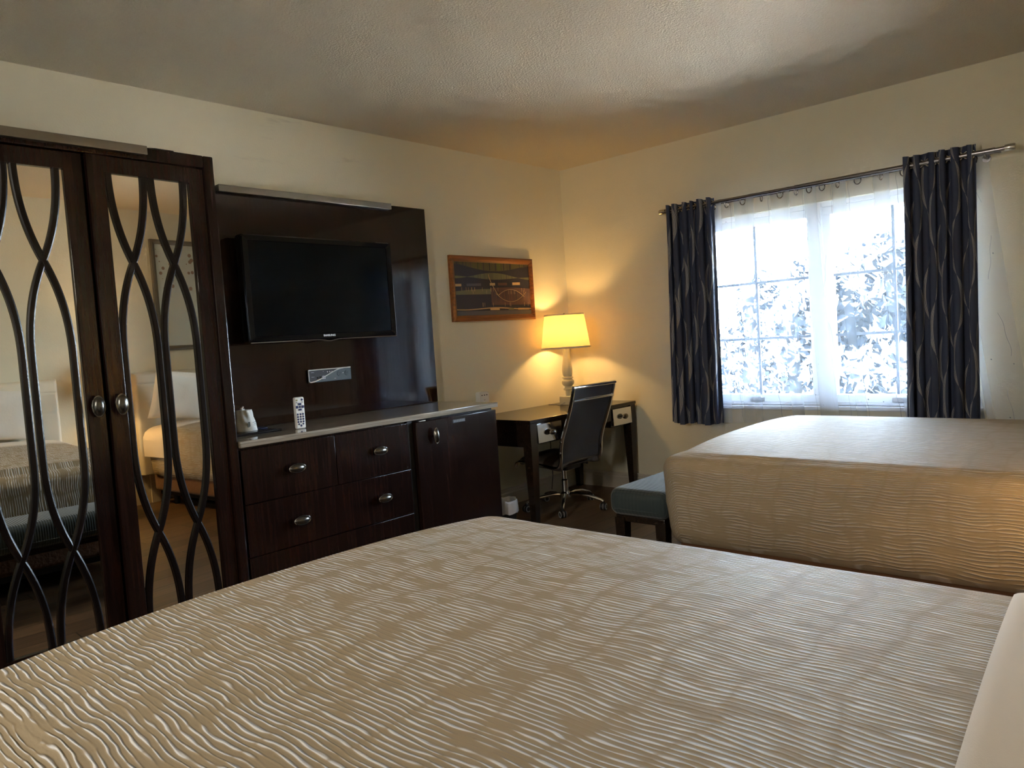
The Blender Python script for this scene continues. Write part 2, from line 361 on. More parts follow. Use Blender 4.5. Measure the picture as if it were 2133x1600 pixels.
# ------------------------------------------------------------------ room
H = 2.74; XL = -6.9; YB = -4.25
WY0, WY1, WZ0, WZ1 = -3.06, -1.20, .72, 2.10      # window opening
struct(MB().box(XL-.1, .02, YB-.1, .02, -.05, 0), 'floor', M_floor)
struct(MB().box(XL-.1, .25, YB-.1, .1, H, H+.08), 'ceiling', M_ceil)
struct(MB().box(XL-.1, 0, 0, .1, 0, H), 'wall_left', M_tvwall)
struct(MB().box(XL-.1, .25, YB-.1, YB, 0, H), 'wall_back', M_wall)
struct(MB().box(XL-.1, XL, YB, 0, 0, H), 'wall_rear', M_wall)
wm = MB()
wm.box(0, .15, YB, WY0, 0, H).box(0, .15, WY1, .1, 0, H).box(0, .15, WY0, WY1, 0, WZ0).box(0, .15, WY0, WY1, WZ1, H)
struct(wm, 'wall_right', M_wall)
def base_prof(L0, L1, axis, name):
    mb = MB(); pr = [(0, 0), (.016, 0), (.016, .095), (.012, .105), (.012, .118), (.006, .132), (0, .136)]
    vs = []
    for t in (L0, L1):
        for d, z in pr: vs.append((t, -d-.0005, z) if axis == 'x' else (-d-.0005, t, z))
    n = len(pr); mb.add(vs, [(i, (i+1) % n, n+(i+1) % n, n+i) for i in range(n)]+[tuple(range(n)), tuple(range(2*n-1, n-1, -1))])
    struct(mb, name, M_trim)
base_prof(-6.9, -4.58, 'x', 'baseboard_left_end'); base_prof(-1.63, -.017, 'x', 'baseboard_left'); base_prof(YB, -.001, 'y', 'baseboard_right')

# ------------------------------------------------------------------ window (frames, glass, muntins, sill)
def window(name, y0, y1, ym, x=.05):
    o = thing(name, 'x', 'window'); del o['label']; del o['category']; o['kind'] = 'structure'
    z0, z1 = .793, 2.014; fr = MB(); t = .055
    fr.rbox(x+.001, x+.059, y0-t+.001, y0, z0-.002, z1+.002, .002).rbox(x+.001, x+.059, y1, y1+t-.001, z0-.002, z1+.002, .002).rbox(x, x+.06, y0-t, y1+t, z1, z1+t, .006).rbox(x, x+.06, y0-t, y1+t, z0-t, z0, .006)
    fr.build('window_frame', M_vinyl, o)
    mu = MB(); h = (z1-z0)/3
    for k in (1, 2): mu.box(x+.030, x+.040, y0, y1, z1-k*h-.009, z1-k*h+.009)
    mu.box(x+.031, x+.041, ym-.009, ym+.009, z0, z1); mu.build('muntin', M_munt, o)
    MB().box(x+.034, x+.037, y0, y1, z0, z1).build('glass_pane', M_glass, o)
    MB().rbox(x-.016, x, (y0+y1)/2-.05, (y0+y1)/2+.05, z0-.05, z0-.018, .005).build('sash_latch', M_grey, o)
    return o
window('window_1', -2.074, -1.274, -1.684)
window('window_2', -3.034, -2.234, -2.613)
struct(MB().box(.03, .12, -2.180, -2.128, .72, 2.10), 'trim_1', M_vinyl)                          # post between the two sashes
struct(MB().box(.04, .13, WY0, WY1, 2.069, 2.10).box(.04, .13, WY0, WY1, .72, .738), 'trim_2', M_vinyl)
struct(MB().rbox(-.03, .05, WY0-.04, WY1+.04, .69, .72, .006), 'trim_3', M_vinyl)                 # sill board

# ------------------------------------------------------------------ outside
struct(MB().box(.15, 1.05, -6, 2, 2.34, 2.42).box(1.0, 1.05, -6, 2, 2.20, 2.42), 'trim_4', plain('eave_soffit', srgb(214, 206, 180), .8))   # roof eave over the window
def ground_mat():
    m = NM('lawn_and_drive'); n1 = m.n('ShaderNodeTexNoise', {'Vector': m.mapped((1, 1, 1)), 'Scale': .25, 'Detail': 4.0})
    m.set(Base_Color=m.ramp(n1.outputs[0], [(.45, srgb(186, 180, 170)), (.55, srgb(214, 208, 200))]), Roughness=.9); return m.m
struct(MB().box(1.5, 90, -80, 70, -3.2, -3.1), 'ground', ground_mat())
M_leaf = plain('tree_leaves', (.0095, .0190, .0330, 1), .9); M_bark = plain('tree_bark', (.003, .005, .008, 1), .9)
def tree(label, x, y, zb, h, r, n=5200, seed=1):
    t = thing('tree', label, 'tree', (x, y, zb), 0, 'trees outside the window')
    rnd = random.Random(seed); mb = MB()
    blobs = [(rnd.uniform(-.55, .55)*r, rnd.uniform(-.7, .7)*r, h*rnd.uniform(.30, .92), r*rnd.uniform(.34, .55)) for _ in range(15)]
    for i in range(n):
        bx, by, bz, br = blobs[i % len(blobs)]
        d = Vector((rnd.gauss(0, 1), rnd.gauss(0, 1), rnd.gauss(0, 1))).normalized()*br*(rnd.random()**.4)
        c = Vector((bx, by, bz))+d; s = rnd.uniform(.14, .25)
        a = Vector((rnd.gauss(0, 1), rnd.gauss(0, 1), rnd.gauss(0, 1))).normalized(); b = a.orthogonal().normalized()
        mb.add([c-a*s-b*s*.5, c+a*s*.2-b*s*.6, c+a*s, c+b*s*.5], [(0, 1, 2, 3)])
    mb.build('foliage', M_leaf, t)
    tk = MB().tube([(0, 0, 0), (.1, 0, h*.3), (0, .1, h*.6), (.1, 0, h*.85)], [.22, .17, .1, .04], 8)
    for k in range(5):
        bx, by, bz, br = blobs[k]; tk.tube([(0, 0, h*.3), (bx*.5, by*.5, bz*.75), (bx, by, bz)], [.09, .06, .03], 6)
    tk.build('trunk', M_bark, t)
tree('leafy tree at the right side of the left window, nearest the post', 19, 5.5, -3.1, 6.0, 2.3, 7500, seed=3)
tree('low bushy tree under the middle of the left window', 25, 9.9, -3.1, 4.5, 2.4, 5000, seed=4)
tree('tall leafy tree in the middle of the right window', 14, 1.7, -3.1, 6.0, 1.9, 9000, seed=5)
tree('rounded tree beside the dark curtain in the right window', 24, 3.2, -3.1, 7.0, 2.6, 9000, seed=6)
tree('far low tree right behind the window post', 36, 11.0, -3.1, 6.0, 3.2, 7000, seed=8)

# ------------------------------------------------------------------ curtain rod, curtains, sheer
XR, ZR = -.12, 2.205
t = thing('curtain_rod', 'dark pewter curtain rod with capped ends above the window', 'curtain rod', (XR, -2.17, ZR))
MB().tube([(0, -1.10, 0), (0, 1.10, 0)], .0125, 16).tube([(0, -1.04, 0), (0, 0.1, 0)], .0155, 16).build('rod', M_rod, t)
MB().tube([(.062, -1.06, -.004), (.062, 1.06, -.004)], .006, 12).build('inner_rod', M_rod, t)
for s in (-1, 1):
    MB().lathe([(.0, -.012), (.019, -.012), (.021, 0), (.021, .03), (.018, .038), (0, .038)], mat=Matrix.Rotation(-s*PI/2, 4, 'X'), n=20, cap=False).build('end_cap', M_nickrim, t, (0, s*1.10, 0))
for yy in (-.98, 1.02):
    MB().tube([(0, yy, 0), (.06, yy, -.02), (.118, yy, -.02)], .007, 8).lathe([(0, 0), (.022, 0), (.022, .006), (0, .006)], .112, yy, -.02, 16, mat=Matrix.Rotation(PI/2, 4, 'Y')).build('bracket', M_rod, t)

def curtain(name, label, cat, y0t, y1t, y0b, y1b, z0, z1, cloth_w, nf, amp, mat, xoff, seed, nu=240, nv=60, flare=1.0, grp=None):
    """hanging cloth between y0..y1 (top) and (bottom); cloth_w is the width unfolded"""
    t = thing(name, label, cat, (XR, (y0t+y1t)/2, ZR), 0, grp); yc = (y0t+y1t)/2
    rnd = random.Random(seed); ph = [rnd.uniform(0, 6.28) for _ in range(8)]
    def fn(u, v):
        k = v; y0 = y0t+(y0b-y0t)*k**1.2; y1 = y1t+(y1b-y1t)*k**1.2
        uu = u + .018*math.sin(2*PI*u*2.3+ph[0]) + .008*math.sin(2*PI*u*5.7+ph[1])*k
        a = amp*(.75+.25*math.sin(2*PI*u*1.7+ph[2]+k*1.5))*(1-.15*math.sin(PI*k))
        w_ = 2*PI*nf*u + .55*math.sin(ph[3]+k*2.2+u*4) * k
        x = a*math.cos(w_) + .25*a*math.cos(2.3*w_+ph[4]+k)*k
        y = y0+(y1-y0)*uu + .28*a*math.sin(2*w_)
        zt = z1 + .004*math.sin(2*PI*u*nf*1.0+ph[5]); zb = z0 + .008*math.sin(2*PI*u*2.1+ph[6])
        return (xoff+x-XR-0.0, y-yc, zt+(zb-zt)*v-ZR)
    mb = MB().grid(fn, nu, nv, uvfn=lambda u, v: (u*cloth_w, (1-v)*(z1-z0)))
    o = mb.build('cloth_panel', mat, t)
    n = nf*2
    for i in range(n):
        g = MB()
        u = (i+.5)/n; x, y, z = fn(u, .03)
        if cat == 'sheer curtain': g.tube([(xoff-XR-.012+.004*math.sin(q), y+math.sin(q)*.022*(.35+.65*abs(math.sin(i*1.3))), -.020+math.cos(q)*.024) for q in [k*2*PI/16 for k in range(16)]], .0035, 6, closed=True)
        else: g.tube([(math.sin(q)*.004, y+math.cos(q)*.021*(.35+.5*abs(math.sin(i*2.1))), math.sin(q)*.021) for q in [k*2*PI/16 for k in range(16)]], .0042, 6, closed=True)
        g.build('grommet', M_rod if cat == 'sheer curtain' else M_nickrim, t)
    return t
curtain('curtain', 'narrow slate curtain with silver waves, bunched at the left of the window', 'curtain', -1.475, -1.075, -1.46, -1.04, .585, 2.245, 1.1, 6, .036, M_curt, XR, 11)
curtain('curtain', 'wide slate curtain with silver waves, hanging right of the window behind the far bed', 'curtain', -3.115, -2.72, -3.10, -2.70, .45, 2.262, 1.15, 6, .038, M_curt, XR, 12)
curtain('sheer_curtain', 'white translucent voile with stitched sprigs drawn across the window', 'sheer curtain', -3.19, -1.42, -3.38, -1.40, .60, 2.225, 2.6, 8, .013, M_sheer, XR+.062, 21, 420, 40)

# housing for the added fill light, out of view behind the camera
t = thing('added_fill_housing', 'long louvred housing of an added fill light on the wall behind the camera', 'wall light', (-6.9, -2.3, 2.02))
MB().rbox(.001, .03, -.72, .72, -.08, .08, .004).build('backplate', M_steel, t)
MB().rbox(.03, .155, -.72, .72, .075, .09, .003).rbox(.03, .155, -.72, -.69, -.08, .09, .003).rbox(.03, .155, .69, .72, -.08, .09, .003).build('hood', M_steel, t)
# ------------------------------------------------------------------ knobs
def oval_knob(parent, loc, a, b, vertical, name='handle'):
    """domed oval pull on a stem, facing -y; a is the long half axis"""
    mb = MB(); sx_, sz = (b, a) if vertical else (a, b)
    S = Matrix.Diagonal((sx_, sz, 1, 1)); Rm = Matrix.Rotation(PI/2, 4, 'X')
    mb.lathe([(0, .0), (.25, .0), (.18, .010), (.16, .022)], mat=Rm @ Matrix.Diagonal((b, b, 1, 1)), n=20, cap=False)
    mb.lathe([(.16, .020), (.90, .022), (.98, .026), (.9, .029), (.86, .029)], mat=Rm @ S, n=36, cap=False)
    mb.lathe([(1.0, .022), (1.0, .028), (.93, .031), (.87, .029)], mat=Rm @ S, n=36, mi=1, cap=False)
    mb.lathe([(.87, .029), (.75, .035), (.55, .040), (.3, .043), (.001, .044)], mat=Rm @ S, n=36, cap=False)
    return mb.build(name, [M_nickel, M_nickrim], parent, loc)

# ------------------------------------------------------------------ wardrobe with lattice mirror doors
WX0, WX1, WYF = -4.575, -3.443, -.60
t = thing('wardrobe', 'tall espresso wardrobe with two curved-lattice mirror doors', 'wardrobe', (WX0, 0, 0)); ox = -WX0
cb = MB()
cb.rbox(WX0+ox, WX0+.03+ox, -.58, -.002, 0, 2.265, .004).rbox(WX1-.048+ox, WX1+ox, WYF-.012, -.002, 0, 2.265, .006)
cb.rbox(WX0+.031+ox, WX1-.0485+ox, WYF-.011, -.003, 2.208, 2.2648, .004).rbox(WX0+.031+ox, WX1-.049+ox, -.57, -.003, .0, .07, .003).box(WX0+.03+ox, WX1-.05+ox, -.02, -.003, .07, 2.20).rbox(WX0-.02+ox, WX0+.045+ox, WYF-.012, -.581, 0, 2.265, .006)
cb.build('carcass', M_wood2, t)
MB().box(WX0+.04+ox, WX1-.06+ox, -.555, -.55, .07, 2.21).build('interior', M_gap, t)
def lattice_bars(x0, n, z_top, z_bot, cross, wd, A, ya, yb):
    mb = MB()
    def off(z):
        d = min(abs(z-c) for c in cross); k = min(d/.40, 1.0)
        return A*(1-(1-k)**2.3)
    def sgn(z):   # sides swap at each crossing
        return 1 if sum(1 for c in cross if z < c) % 2 == 0 else -1
    for i in range(n):
        xc = x0+i*2*(A+.0165)
        for s in (1, -1):
            N = 96; zs = [z_top+(z_bot-z_top)*k/N for k in range(N+1)]+list(cross); zs = sorted(set(zs), reverse=True)
            mb.ribbon([(xc+s*sgn(z)*off(z), z) for z in zs], wd, ya+(.0004 if s > 0 else 0), yb)
    return mb
def door(xh, xf, hinge_sign, ang, xcs):
    d = bpy.data.objects.new('door', None); col().link(d); d.parent = t; d.location = (xh+ox, WYF+.0, 0); d.rotation_euler = (0, 0, ang)
    a, b = sorted((0, xf-xh)); z0, z1 = .075, 2.203; st = .072
    fr = MB(); top, bot = 2.132, .185
    fr.rbox(a, a+st, 0, .024, z0, z1, .003).rbox(b-st, b, 0, .024, z0, z1, .003).rbox(a+st-.004, b-st+.004, .0005, .0235, top, z1-.0005, .003).rbox(a+st-.004, b-st+.004, .0005, .0235, z0+.0005, bot, .003)
    f = fr.build('door_frame', M_wood2, d)
    MB().box(a+st-.006, b-st+.006, .015, .019, bot-.006, top+.006).build('mirror', M_mirror, d)
    c0 = xcs-xh
    lattice_bars(c0, 2, top+.004, bot-.004, (1.755, .56), .026, .0745, .001, .0148).build('lattice', M_lattice, d)
    hx = (b-.034) if hinge_sign < 0 else (a+.040)
    oval_knob(d, (hx, 0, 1.146), .046, .027, True)
    return d
door(-3.492, -4.006, 1, math.radians(3.15), -3.8460)
door(-4.530, -4.016, -1, math.radians(-1.1), -4.3715)
tag(MB().rbox(-4.308, -3.757, -.646, -.6125, 2.225, 2.263, .002).build('light_bar', M_steel), 'brushed steel light bar fixed along the top front rail of the wardrobe', 'light bar')
tag(MB().tube([(-3.765, -.57, 2.269), (-3.70, -.585, 2.272), (-3.62, -.59, 2.270), (-3.56, -.50, 2.269)], .0035, 8).build('cable', M_black), 'short black cable lying on the wardrobe top right of the light bar', 'cable')

# ------------------------------------------------------------------ TV panel, light bar, TV, media plate
PX0, PX1 = -3.438, -1.634
tag(MB().rbox(PX0, PX1, -.048, -.0015, .906, 2.266, .003).build('wall_panel', M_wood), 'tall dark glossy wood panel behind the television', 'wall panel')
tag(MB().rbox(-3.160, -1.962, -.091, -.0485, 2.230, 2.268, .002).build('light_bar', M_steel), 'long brushed steel light bar on top of the television panel', 'light bar')
t = thing('television', 'black flat television with glossy bezel hanging on the wood panel', 'television', (-2.578, -.05, 1.69))
tv = MB(); hw, hh = .523, .303
def rr_ring(hw, hh, r, n=6):
    pts = []
    for cx, cz, a0 in ((hw-r, hh-r, 0), (-hw+r, hh-r, 90), (-hw+r, -hh+r, 180), (hw-r, -hh+r, 270)):
        for k in range(n+1):
            a = math.radians(a0+90*k/n); pts.append((cx+r*math.cos(a), cz+r*math.sin(a)))
    return pts
rings = [(hw, hh, -.058, .018), (hw, hh, -.112, .018), (hw-.008, hh-.008, -.121, .016), (hw-.040, hh-.034, -.117, .010), (hw-.043, hh-.037, -.112, .008)]
vs = []; n = 28
for a, b, y, r in rings: vs += [(x, y, z) for x, z in rr_ring(a, b, r)]
fs = [(i*n+k, i*n+(k+1) % n, (i+1)*n+(k+1) % n, (i+1)*n+k) for i in range(len(rings)-1) for k in range(n)]+[tuple(range(n))]
tv.add(vs, fs, 0, True)
tv.build('bezel', M_tvbez, t)
MB().box(-hw+.042, hw-.042, -.1125, -.108, -hh+.036, hh-.036).build('screen', M_screen, t)
lip = [(-.5, -hh+.006)]; pts = []
for k in range(61):
    x = -.515+1.03*k/60; pts.append((x, -.118, -hh-.001-(.010*math.exp(-((x)/.042)**2))))
MB().tube(pts, .0042, 8).build('bottom_trim', plain('smoked_chrome', (.42, .42, .44, 1), .18, 1), t)
MB().rbox(-.36, .36, -.058, -.040, -.22, .22, .006).rbox(-.13, .13, -.040, -.0005, -.12, .12, .004).build('wall_mount', M_black, t)
text_mesh('logo', 'SAMSUNG', .0155, M_text, t, (0.0, -.1208, -hh+.023), (PI/2, 0, 0), .0005, 1.18, .0006)
# media / outlet faceplate
t = thing('media_plate', 'charcoal media and outlet plate with white curved trim under the television', 'outlet plate', (-2.5215, -.0485, 1.167)); W2, H2 = .157, .040
MB().rbox(-W2, W2, -.010, 0, -H2, H2, .003).build('plate', M_slate, t)
cv = []
for k in range(31):
    u = k/30; x = -W2+.012+u*(2*W2-.07); z = -H2+.004+(2*H2-.008)*(3*u*u-2*u**3); cv.append((x, z))
dk = MB(); dk.add([(x, -.0105, z) for x, z in cv]+[(x, -.0105, H2-.004) for x, z in cv]+[(-W2+.004, -.0105, H2-.004), (-W2+.004, -.0105, -H2+.006)], [(k, k+1, 32+k, 31+k) for k in range(30)]+[(0, 31, 62, 63)])
dk.build('dark_field', M_brownp, t)
wt = MB(); wt.tube([(x, -.011, z) for x, z in cv], .0034, 8).tube([(-W2+.012, -.011, -H2+.004), (-W2+.003, -.011, -H2+.010), (-W2+.002, -.011, H2-.004), (-W2+.004, -.011, H2-.002), (W2-.004, -.011, H2-.002)], .0034, 8)
wt.build('white_trim', M_white, t)
M_pink = plain('pale_pink_jack', (.6, .55, .62, 1), .4)
for x in (-.020, -.004, .012): MB().lathe([(0, 0), (.0045, 0), (.0045, .003), (0, .003)], x, -.0105, .020, 12, mat=Matrix.Rotation(PI/2, 4, 'X')).build('jack', M_pink, t)
MB().rbox(-.060, -.036, -.0125, -.0105, -.022, -.002, .001).build('network_jack', M_pink, t)
for x, z in ((-.135, .022), (-.135, -.005), (-.052, .024), (-.030, -.002)): MB().box(x, x+(.02 if x < -.1 else .006), -.0112, -.0105, z, z+.0015).build('printed_mark', M_pink, t)
for q in ((.090, .100, -.0112, -.0105, .004, .007), (.028, .040, -.0112, -.0105, -.026, -.0235)): MB().box(*q).build('printed_mark', M_pink, t)

M_outf = plain('outlet_face', (.03, .05, .065, 1), .4)
for cx in (.066, .122):
    of = MB().lathe([(0, 0), (.016, 0), (.015, .002), (0, .002)], cx, -.010, .004, 20, mat=Matrix.Rotation(PI/2, 4, 'X')).build('outlet', M_outf, t)
    oh = MB()
    for dx in (-.006, .006): oh.box(cx+dx-.001, cx+dx+.001, -.0126, -.012, .003, .011)
    oh.box(cx-.002, cx+.002, -.0126, -.012, -.006, -.003); oh.build('slots', M_gap, of)
for q in ((-.078, -.066, -.0112, -.0105, -.022, -.004), (-.098, -.086, -.0112, -.0105, -.018, -.006), (-.054, -.042, -.0132, -.0124, -.016, -.008)): MB().box(*q).build('socket', M_gap, t)

# ------------------------------------------------------------------ dresser with fridge cabinet
DX0, DX1, DY = -3.432, -1.640, -.60
t = thing('dresser', 'long espresso dresser with striped stone top, oval pulls and a fridge cupboard', 'dresser', (DX0, 0, 0)); ox = -DX0
c = MB().rbox(DX0+ox, DX1+ox, -.58, -.018, .05, .872, .003).rbox(DX0+.02+ox, DX1-.02+ox, -.55, -.03, 0, .05, .003)
c.build('carcass', M_wood2, t)
MB().rbox(DX0-.006+ox, DX1+.018+ox, -.625, -.003, .873, .905, .004).build('counter_top', M_counter, t)
def drawer(x0, x1, z0, z1, knobs):
    f = MB().rbox(x0+ox, x1+ox, -.600, -.581, z0, z1, .0012).build('drawer', M_wood2, t)
    for kx, kz in knobs: oval_knob(f, (kx+ox, -.600, kz), .049, .025, False, 'knob')
drawer(-3.428, -2.890, .590, .858, [(-3.142, .726)])
drawer(-2.884, -2.378, .590, .858, [(-2.606, .732)])
drawer(-3.428, -2.378, .326, .584, [(-3.137, .453), (-2.598, .458)])
drawer(-3.428, -2.378, .070, .320, [(-3.137, .195), (-2.598, .197)])
MB().rbox(-2.376+ox, -2.338+ox, -.592, -.581, .06, .868, .002).build('divider', M_black, t)
fd = MB().rbox(-2.334+ox, -1.643+ox, -.622, -.584, .065, .858, .004).build('cupboard_door', M_wood2, t)
oval_knob(fd, (-2.200+ox, -.622, .762), .050, .022, True, 'handle')
bp_ = MB().box(-2.036+ox, -1.930+ox, -.6236, -.622, .817, .837)
for k in range(7): bp_.box(-2.028+k*.0138+ox, -2.028+k*.0138+.008+ox, -.6246, -.6236, .8205, .8335, 1)
bp_.build('badge', [plain('dark_badge', (.05, .05, .055, 1), .3, .6), plain('dull_badge_letters', (.16, .16, .17, 1), .5)], fd)
MB().rbox(-2.31+ox, -2.255+ox, -.621, -.600, .8585, .8635, .001).build('door_catch', M_steel, t)

# remote control standing upright
t = thing('remote_control', 'white remote control with navy buttons standing upright on the dresser top', 'remote control', (-2.998, -.45, .9055), math.radians(-3))
rb = MB().rbox(-.029, .029, -.011, .011, 0, .172, .008, 4); rb.build('body', M_white, t)
R2 = Matrix.Rotation(PI/2, 4, 'X')
def btn(mb, x, z, r): mb.lathe([(0, 0), (r, 0), (r, .0015), (r*.8, .0025), (0, .0025)], x, -.0105, z, 14, mat=R2, cap=False)
def key(x, z, r, mat=None, nm='button'):
    b1 = MB(); btn(b1, x, z, r); b1.build(nm, mat or M_navy, t)
for r in range(4):
    for c_ in (-1, 0, 1): key(c_*.0155, .079-r*.0135, .0055)
for q in ((-.012, .026, .005), (.013, .026, .005), (.0, .017, .006), (.015, .157, .006)): key(*q)
b2 = MB().rbox(-.009, .009, -.0135, -.0105, .128, .140, .001).rbox(-.009, .009, -.0135, -.0105, .099, .109, .001).rbox(-.024, -.010, -.0135, -.0105, .112, .126, .001).rbox(.010, .024, -.0135, -.0105, .112, .126, .001)
btn(b2, 0, .119, .006); b2.build('direction_pad', M_navy, t)
b3 = MB(); btn(b3, -.015, .156, .005); b3.build('power_button', plain('olive_button', (.35, .32, .10, 1), .5), t)
key(-.016, .143, .0035, M_grey, 'small_button'); key(.017, .144, .0035, M_grey, 'small_button')

# tray, wrapped cup, packets
t = tag(MB().rbox(-3.395, -3.085, -.405, -.145, .9055, .914, .003).rbox(-3.395, -3.085, -.405, -.399, .914, .918, .001).rbox(-3.395, -3.085, -.151, -.145, .914, .918, .001).build('serving_tray', plain('black_tray', (.008, .008, .010, 1), .25)), 'flat black tray on the dresser top beside the wardrobe', 'tray')
t = thing('wrapped_cup', 'white paper-wrapped cup standing upside down on the black tray', 'cup', (-3.205, -.235, .9145))
def cupfn(u, v):
    a = 2*PI*u; z = .112*v; r = .066-.025*v+.0018*math.sin(a*9+v*4)*(v*1.2)+.0012*math.sin(a*5+v*11)
    return (r*math.cos(a), r*math.sin(a), z)
mb = MB().grid(cupfn, 72, 16); mb.add([(0, 0, .114)]+[cupfn(k/72, 1) for k in range(72)], [(0, 1+k, 1+(k+1) % 72) for k in range(72)], 0, True)
mb.build('paper_wrap', plain('wrinkled_white_paper', (.72, .72, .68, 1), .7), t)
MB().tube([(-.01, -.01, .112), (-.018, -.012, .122), (-.006, -.014, .132)], [.014, .007, .005], 8).build('twisted_top', M_white, t)
pr = MB()
for i, (a0, z, wd, hh_) in enumerate(((-95, .035, .012, .03), (-60, .045, .03, .003), (-55, .036, .035, .0025), (-58, .029, .03, .002))):
    a = math.radians(a0); r = .0685-.025*z/.112; c_ = Vector((r*math.cos(a), r*math.sin(a), z)); tx = Vector((-math.sin(a), math.cos(a), 0))
    pr.add([c_-tx*wd/2-Vector((0, 0, hh_/2)), c_+tx*wd/2-Vector((0, 0, hh_/2)), c_+tx*wd/2+Vector((0, 0, hh_/2)), c_-tx*wd/2+Vector((0, 0, hh_/2))], [(0, 1, 2, 3)])
pr.build('printing', plain('grey_green_print', (.16, .18, .16, 1), .6), t)
tag(MB().rbox(-3.135, -3.095, -.28, -.20, .9145, .922, .002).build('sachet', plain('navy_sachet', (.02, .025, .06, 1), .3)), 'small dark sachet lying at the right end of the black tray', 'sachet')

# picture on the TV wall
t = thing('framed_picture', 'abstract dark striped print in a honey-coloured wooden frame', 'picture', (-.936, -.001, 1.714)); a, b = .465, .246
fr = MB(); fw_ = .045
prof = [(0, 0), (0, .022), (.012, .030), (.028, .026), (.045, .016), (.045, 0)]
vs = []
for sx_, sz in ((-1, -1), (1, -1), (1, 1), (-1, 1)):
    for d, y in prof: vs.append((sx_*(a-d), -y, sz*(b-d)))
n = len(prof); fs = [(i*n+k, ((i+1) % 4)*n+k, ((i+1) % 4)*n+(k+1) % n, i*n+(k+1) % n) for i in range(4) for k in range(n)]
fr.add(vs, fs); fr.build('frame', M_frame, t)
def pcol(*c): return plain('print_ink_%d_%d_%d' % c, srgb(*c), .55)
inks = [pcol(40, 34, 44), pcol(112, 108, 70), pcol(92, 84, 48), pcol(66, 52, 50), pcol(98, 64, 50), pcol(196, 160, 110), pcol(92, 96, 34), pcol(84, 82, 84)]
cv = MB(); pa, pb = a-.045, b-.045; yb = -.012
cv.add([(-pa, yb, -pb), (pa, yb, -pb), (pa, yb, pb), (-pa, yb, pb)], [(0, 1, 2, 3)])
lay = [0]
def band(x0, x1, z0f, z1f, mi):
    lay[0] += 1; y = yb-.00003*lay[0]; N = 20; vs = []
    for k in range(N+1):
        x = x0+(x1-x0)*k/N; vs += [(x*pa, y, z0f(x)*pb), (x*pa, y, z1f(x)*pb)]
    cv.add(vs, [(2*k, 2*k+2, 2*k+3, 2*k+1) for k in range(N)], mi)
rnd = random.Random(5)
band(-1, 1, lambda x: .82-.14*math.cos(x*2.5), lambda x: 1, 2)
for k in range(46):
    x = rnd.uniform(-1, .98); band(x, x+rnd.uniform(.006, .02), lambda x: .80-.10*math.cos(x*2.5), lambda x: 1, rnd.choice((0, 3, 6)))
band(.1, .2, lambda x: .72, lambda x: 1, 6)
band(-1, 1, lambda x: .42-.06*math.cos(x*3), lambda x: .50+.12*math.cos(x*3.0), 1)
for k in range(60):
    x = rnd.uniform(-.9, .9); band(x, x+.007, lambda x: .42-.06*math.cos(x*3), lambda x: .50+.11*math.cos(x*3), rnd.choice((2, 1, 3)))
band(-1, 1, lambda x: .14+.02*x, lambda x: .26+.03*x, 0)
for x0, x1, m_ in ((-1, -.85, 5), (-.72, -.35, 7), (-.12, .02, 5), (.5, .72, 5), (.1, .35, 4)): band(x0, x1, lambda x: .13+.05*x, lambda x: .23+.06*x, m_)
band(-1, .2, lambda x: -.20+.03*x, lambda x: .0-.1*x*x, 1)
band(-.1, 1, lambda x: -.62, lambda x: .06-.1*(x-.4)**2, 4)
for k in range(40):
    x = rnd.uniform(-.1, .98); band(x, x+.01, lambda x: rnd.uniform(-.6, -.3), lambda x: -.05, 3)
band(-1, 1, lambda x: -.78+.03*math.cos(x*4), lambda x: -.74+.03*math.cos(x*4), 5)
band(-1, 1, lambda x: -1, lambda x: -.84, 7)
for x0, x1, m_ in ((-.15, .1, 5), (.35, .5, 1), (.62, .95, 5)): band(x0, x1, lambda x: -.82, lambda x: -.75, m_)
for k in range(34):
    x = rnd.uniform(-.9, .95); z = rnd.choice((-.58, -.1, .0)); band(x, x+.006, lambda x: z-rnd.uniform(.08, .12), lambda x: z+.05, 5)
cv.build('print', inks, t)
arc = MB()
def arcl(x0, x1, f): arc.tube([((x0+(x1-x0)*k/24)*pa, yb-.0105, f(x0+(x1-x0)*k/24)*pb) for k in range(25)], .0020, 6)
arcl(.08, .80, lambda x: -.02-.9*(x-.42)**2*2.2); arcl(.02, .86, lambda x: -.50+.9*(x-.42)**2*2.2)
arcl(-.16, .10, lambda x: .55-(x+.16)**.7*2.2)
arc.build('arc_lines', inks[5], t)

# wall outlet splitter near the dresser end
t = thing('outlet_adapter', 'small white three-socket adapter plugged into the wall right of the dresser', 'adapter', (-1.160, -.0005, .885))
MB().rbox(-.052, .052, -.048, 0, -.045, .040, .006, 3).rbox(-.045, .030, -.052, -.004, .038, .044, .002).build('body', M_white, t)
for k in (-1, 0, 1): MB().box(k*.026-.006, k*.026+.006, -.0486, -.048, .015, .022).build('socket', M_gap, t)
MB().box(-.008, .008, -.0486, -.048, -.020, -.016).build('label_mark', M_grey, t)

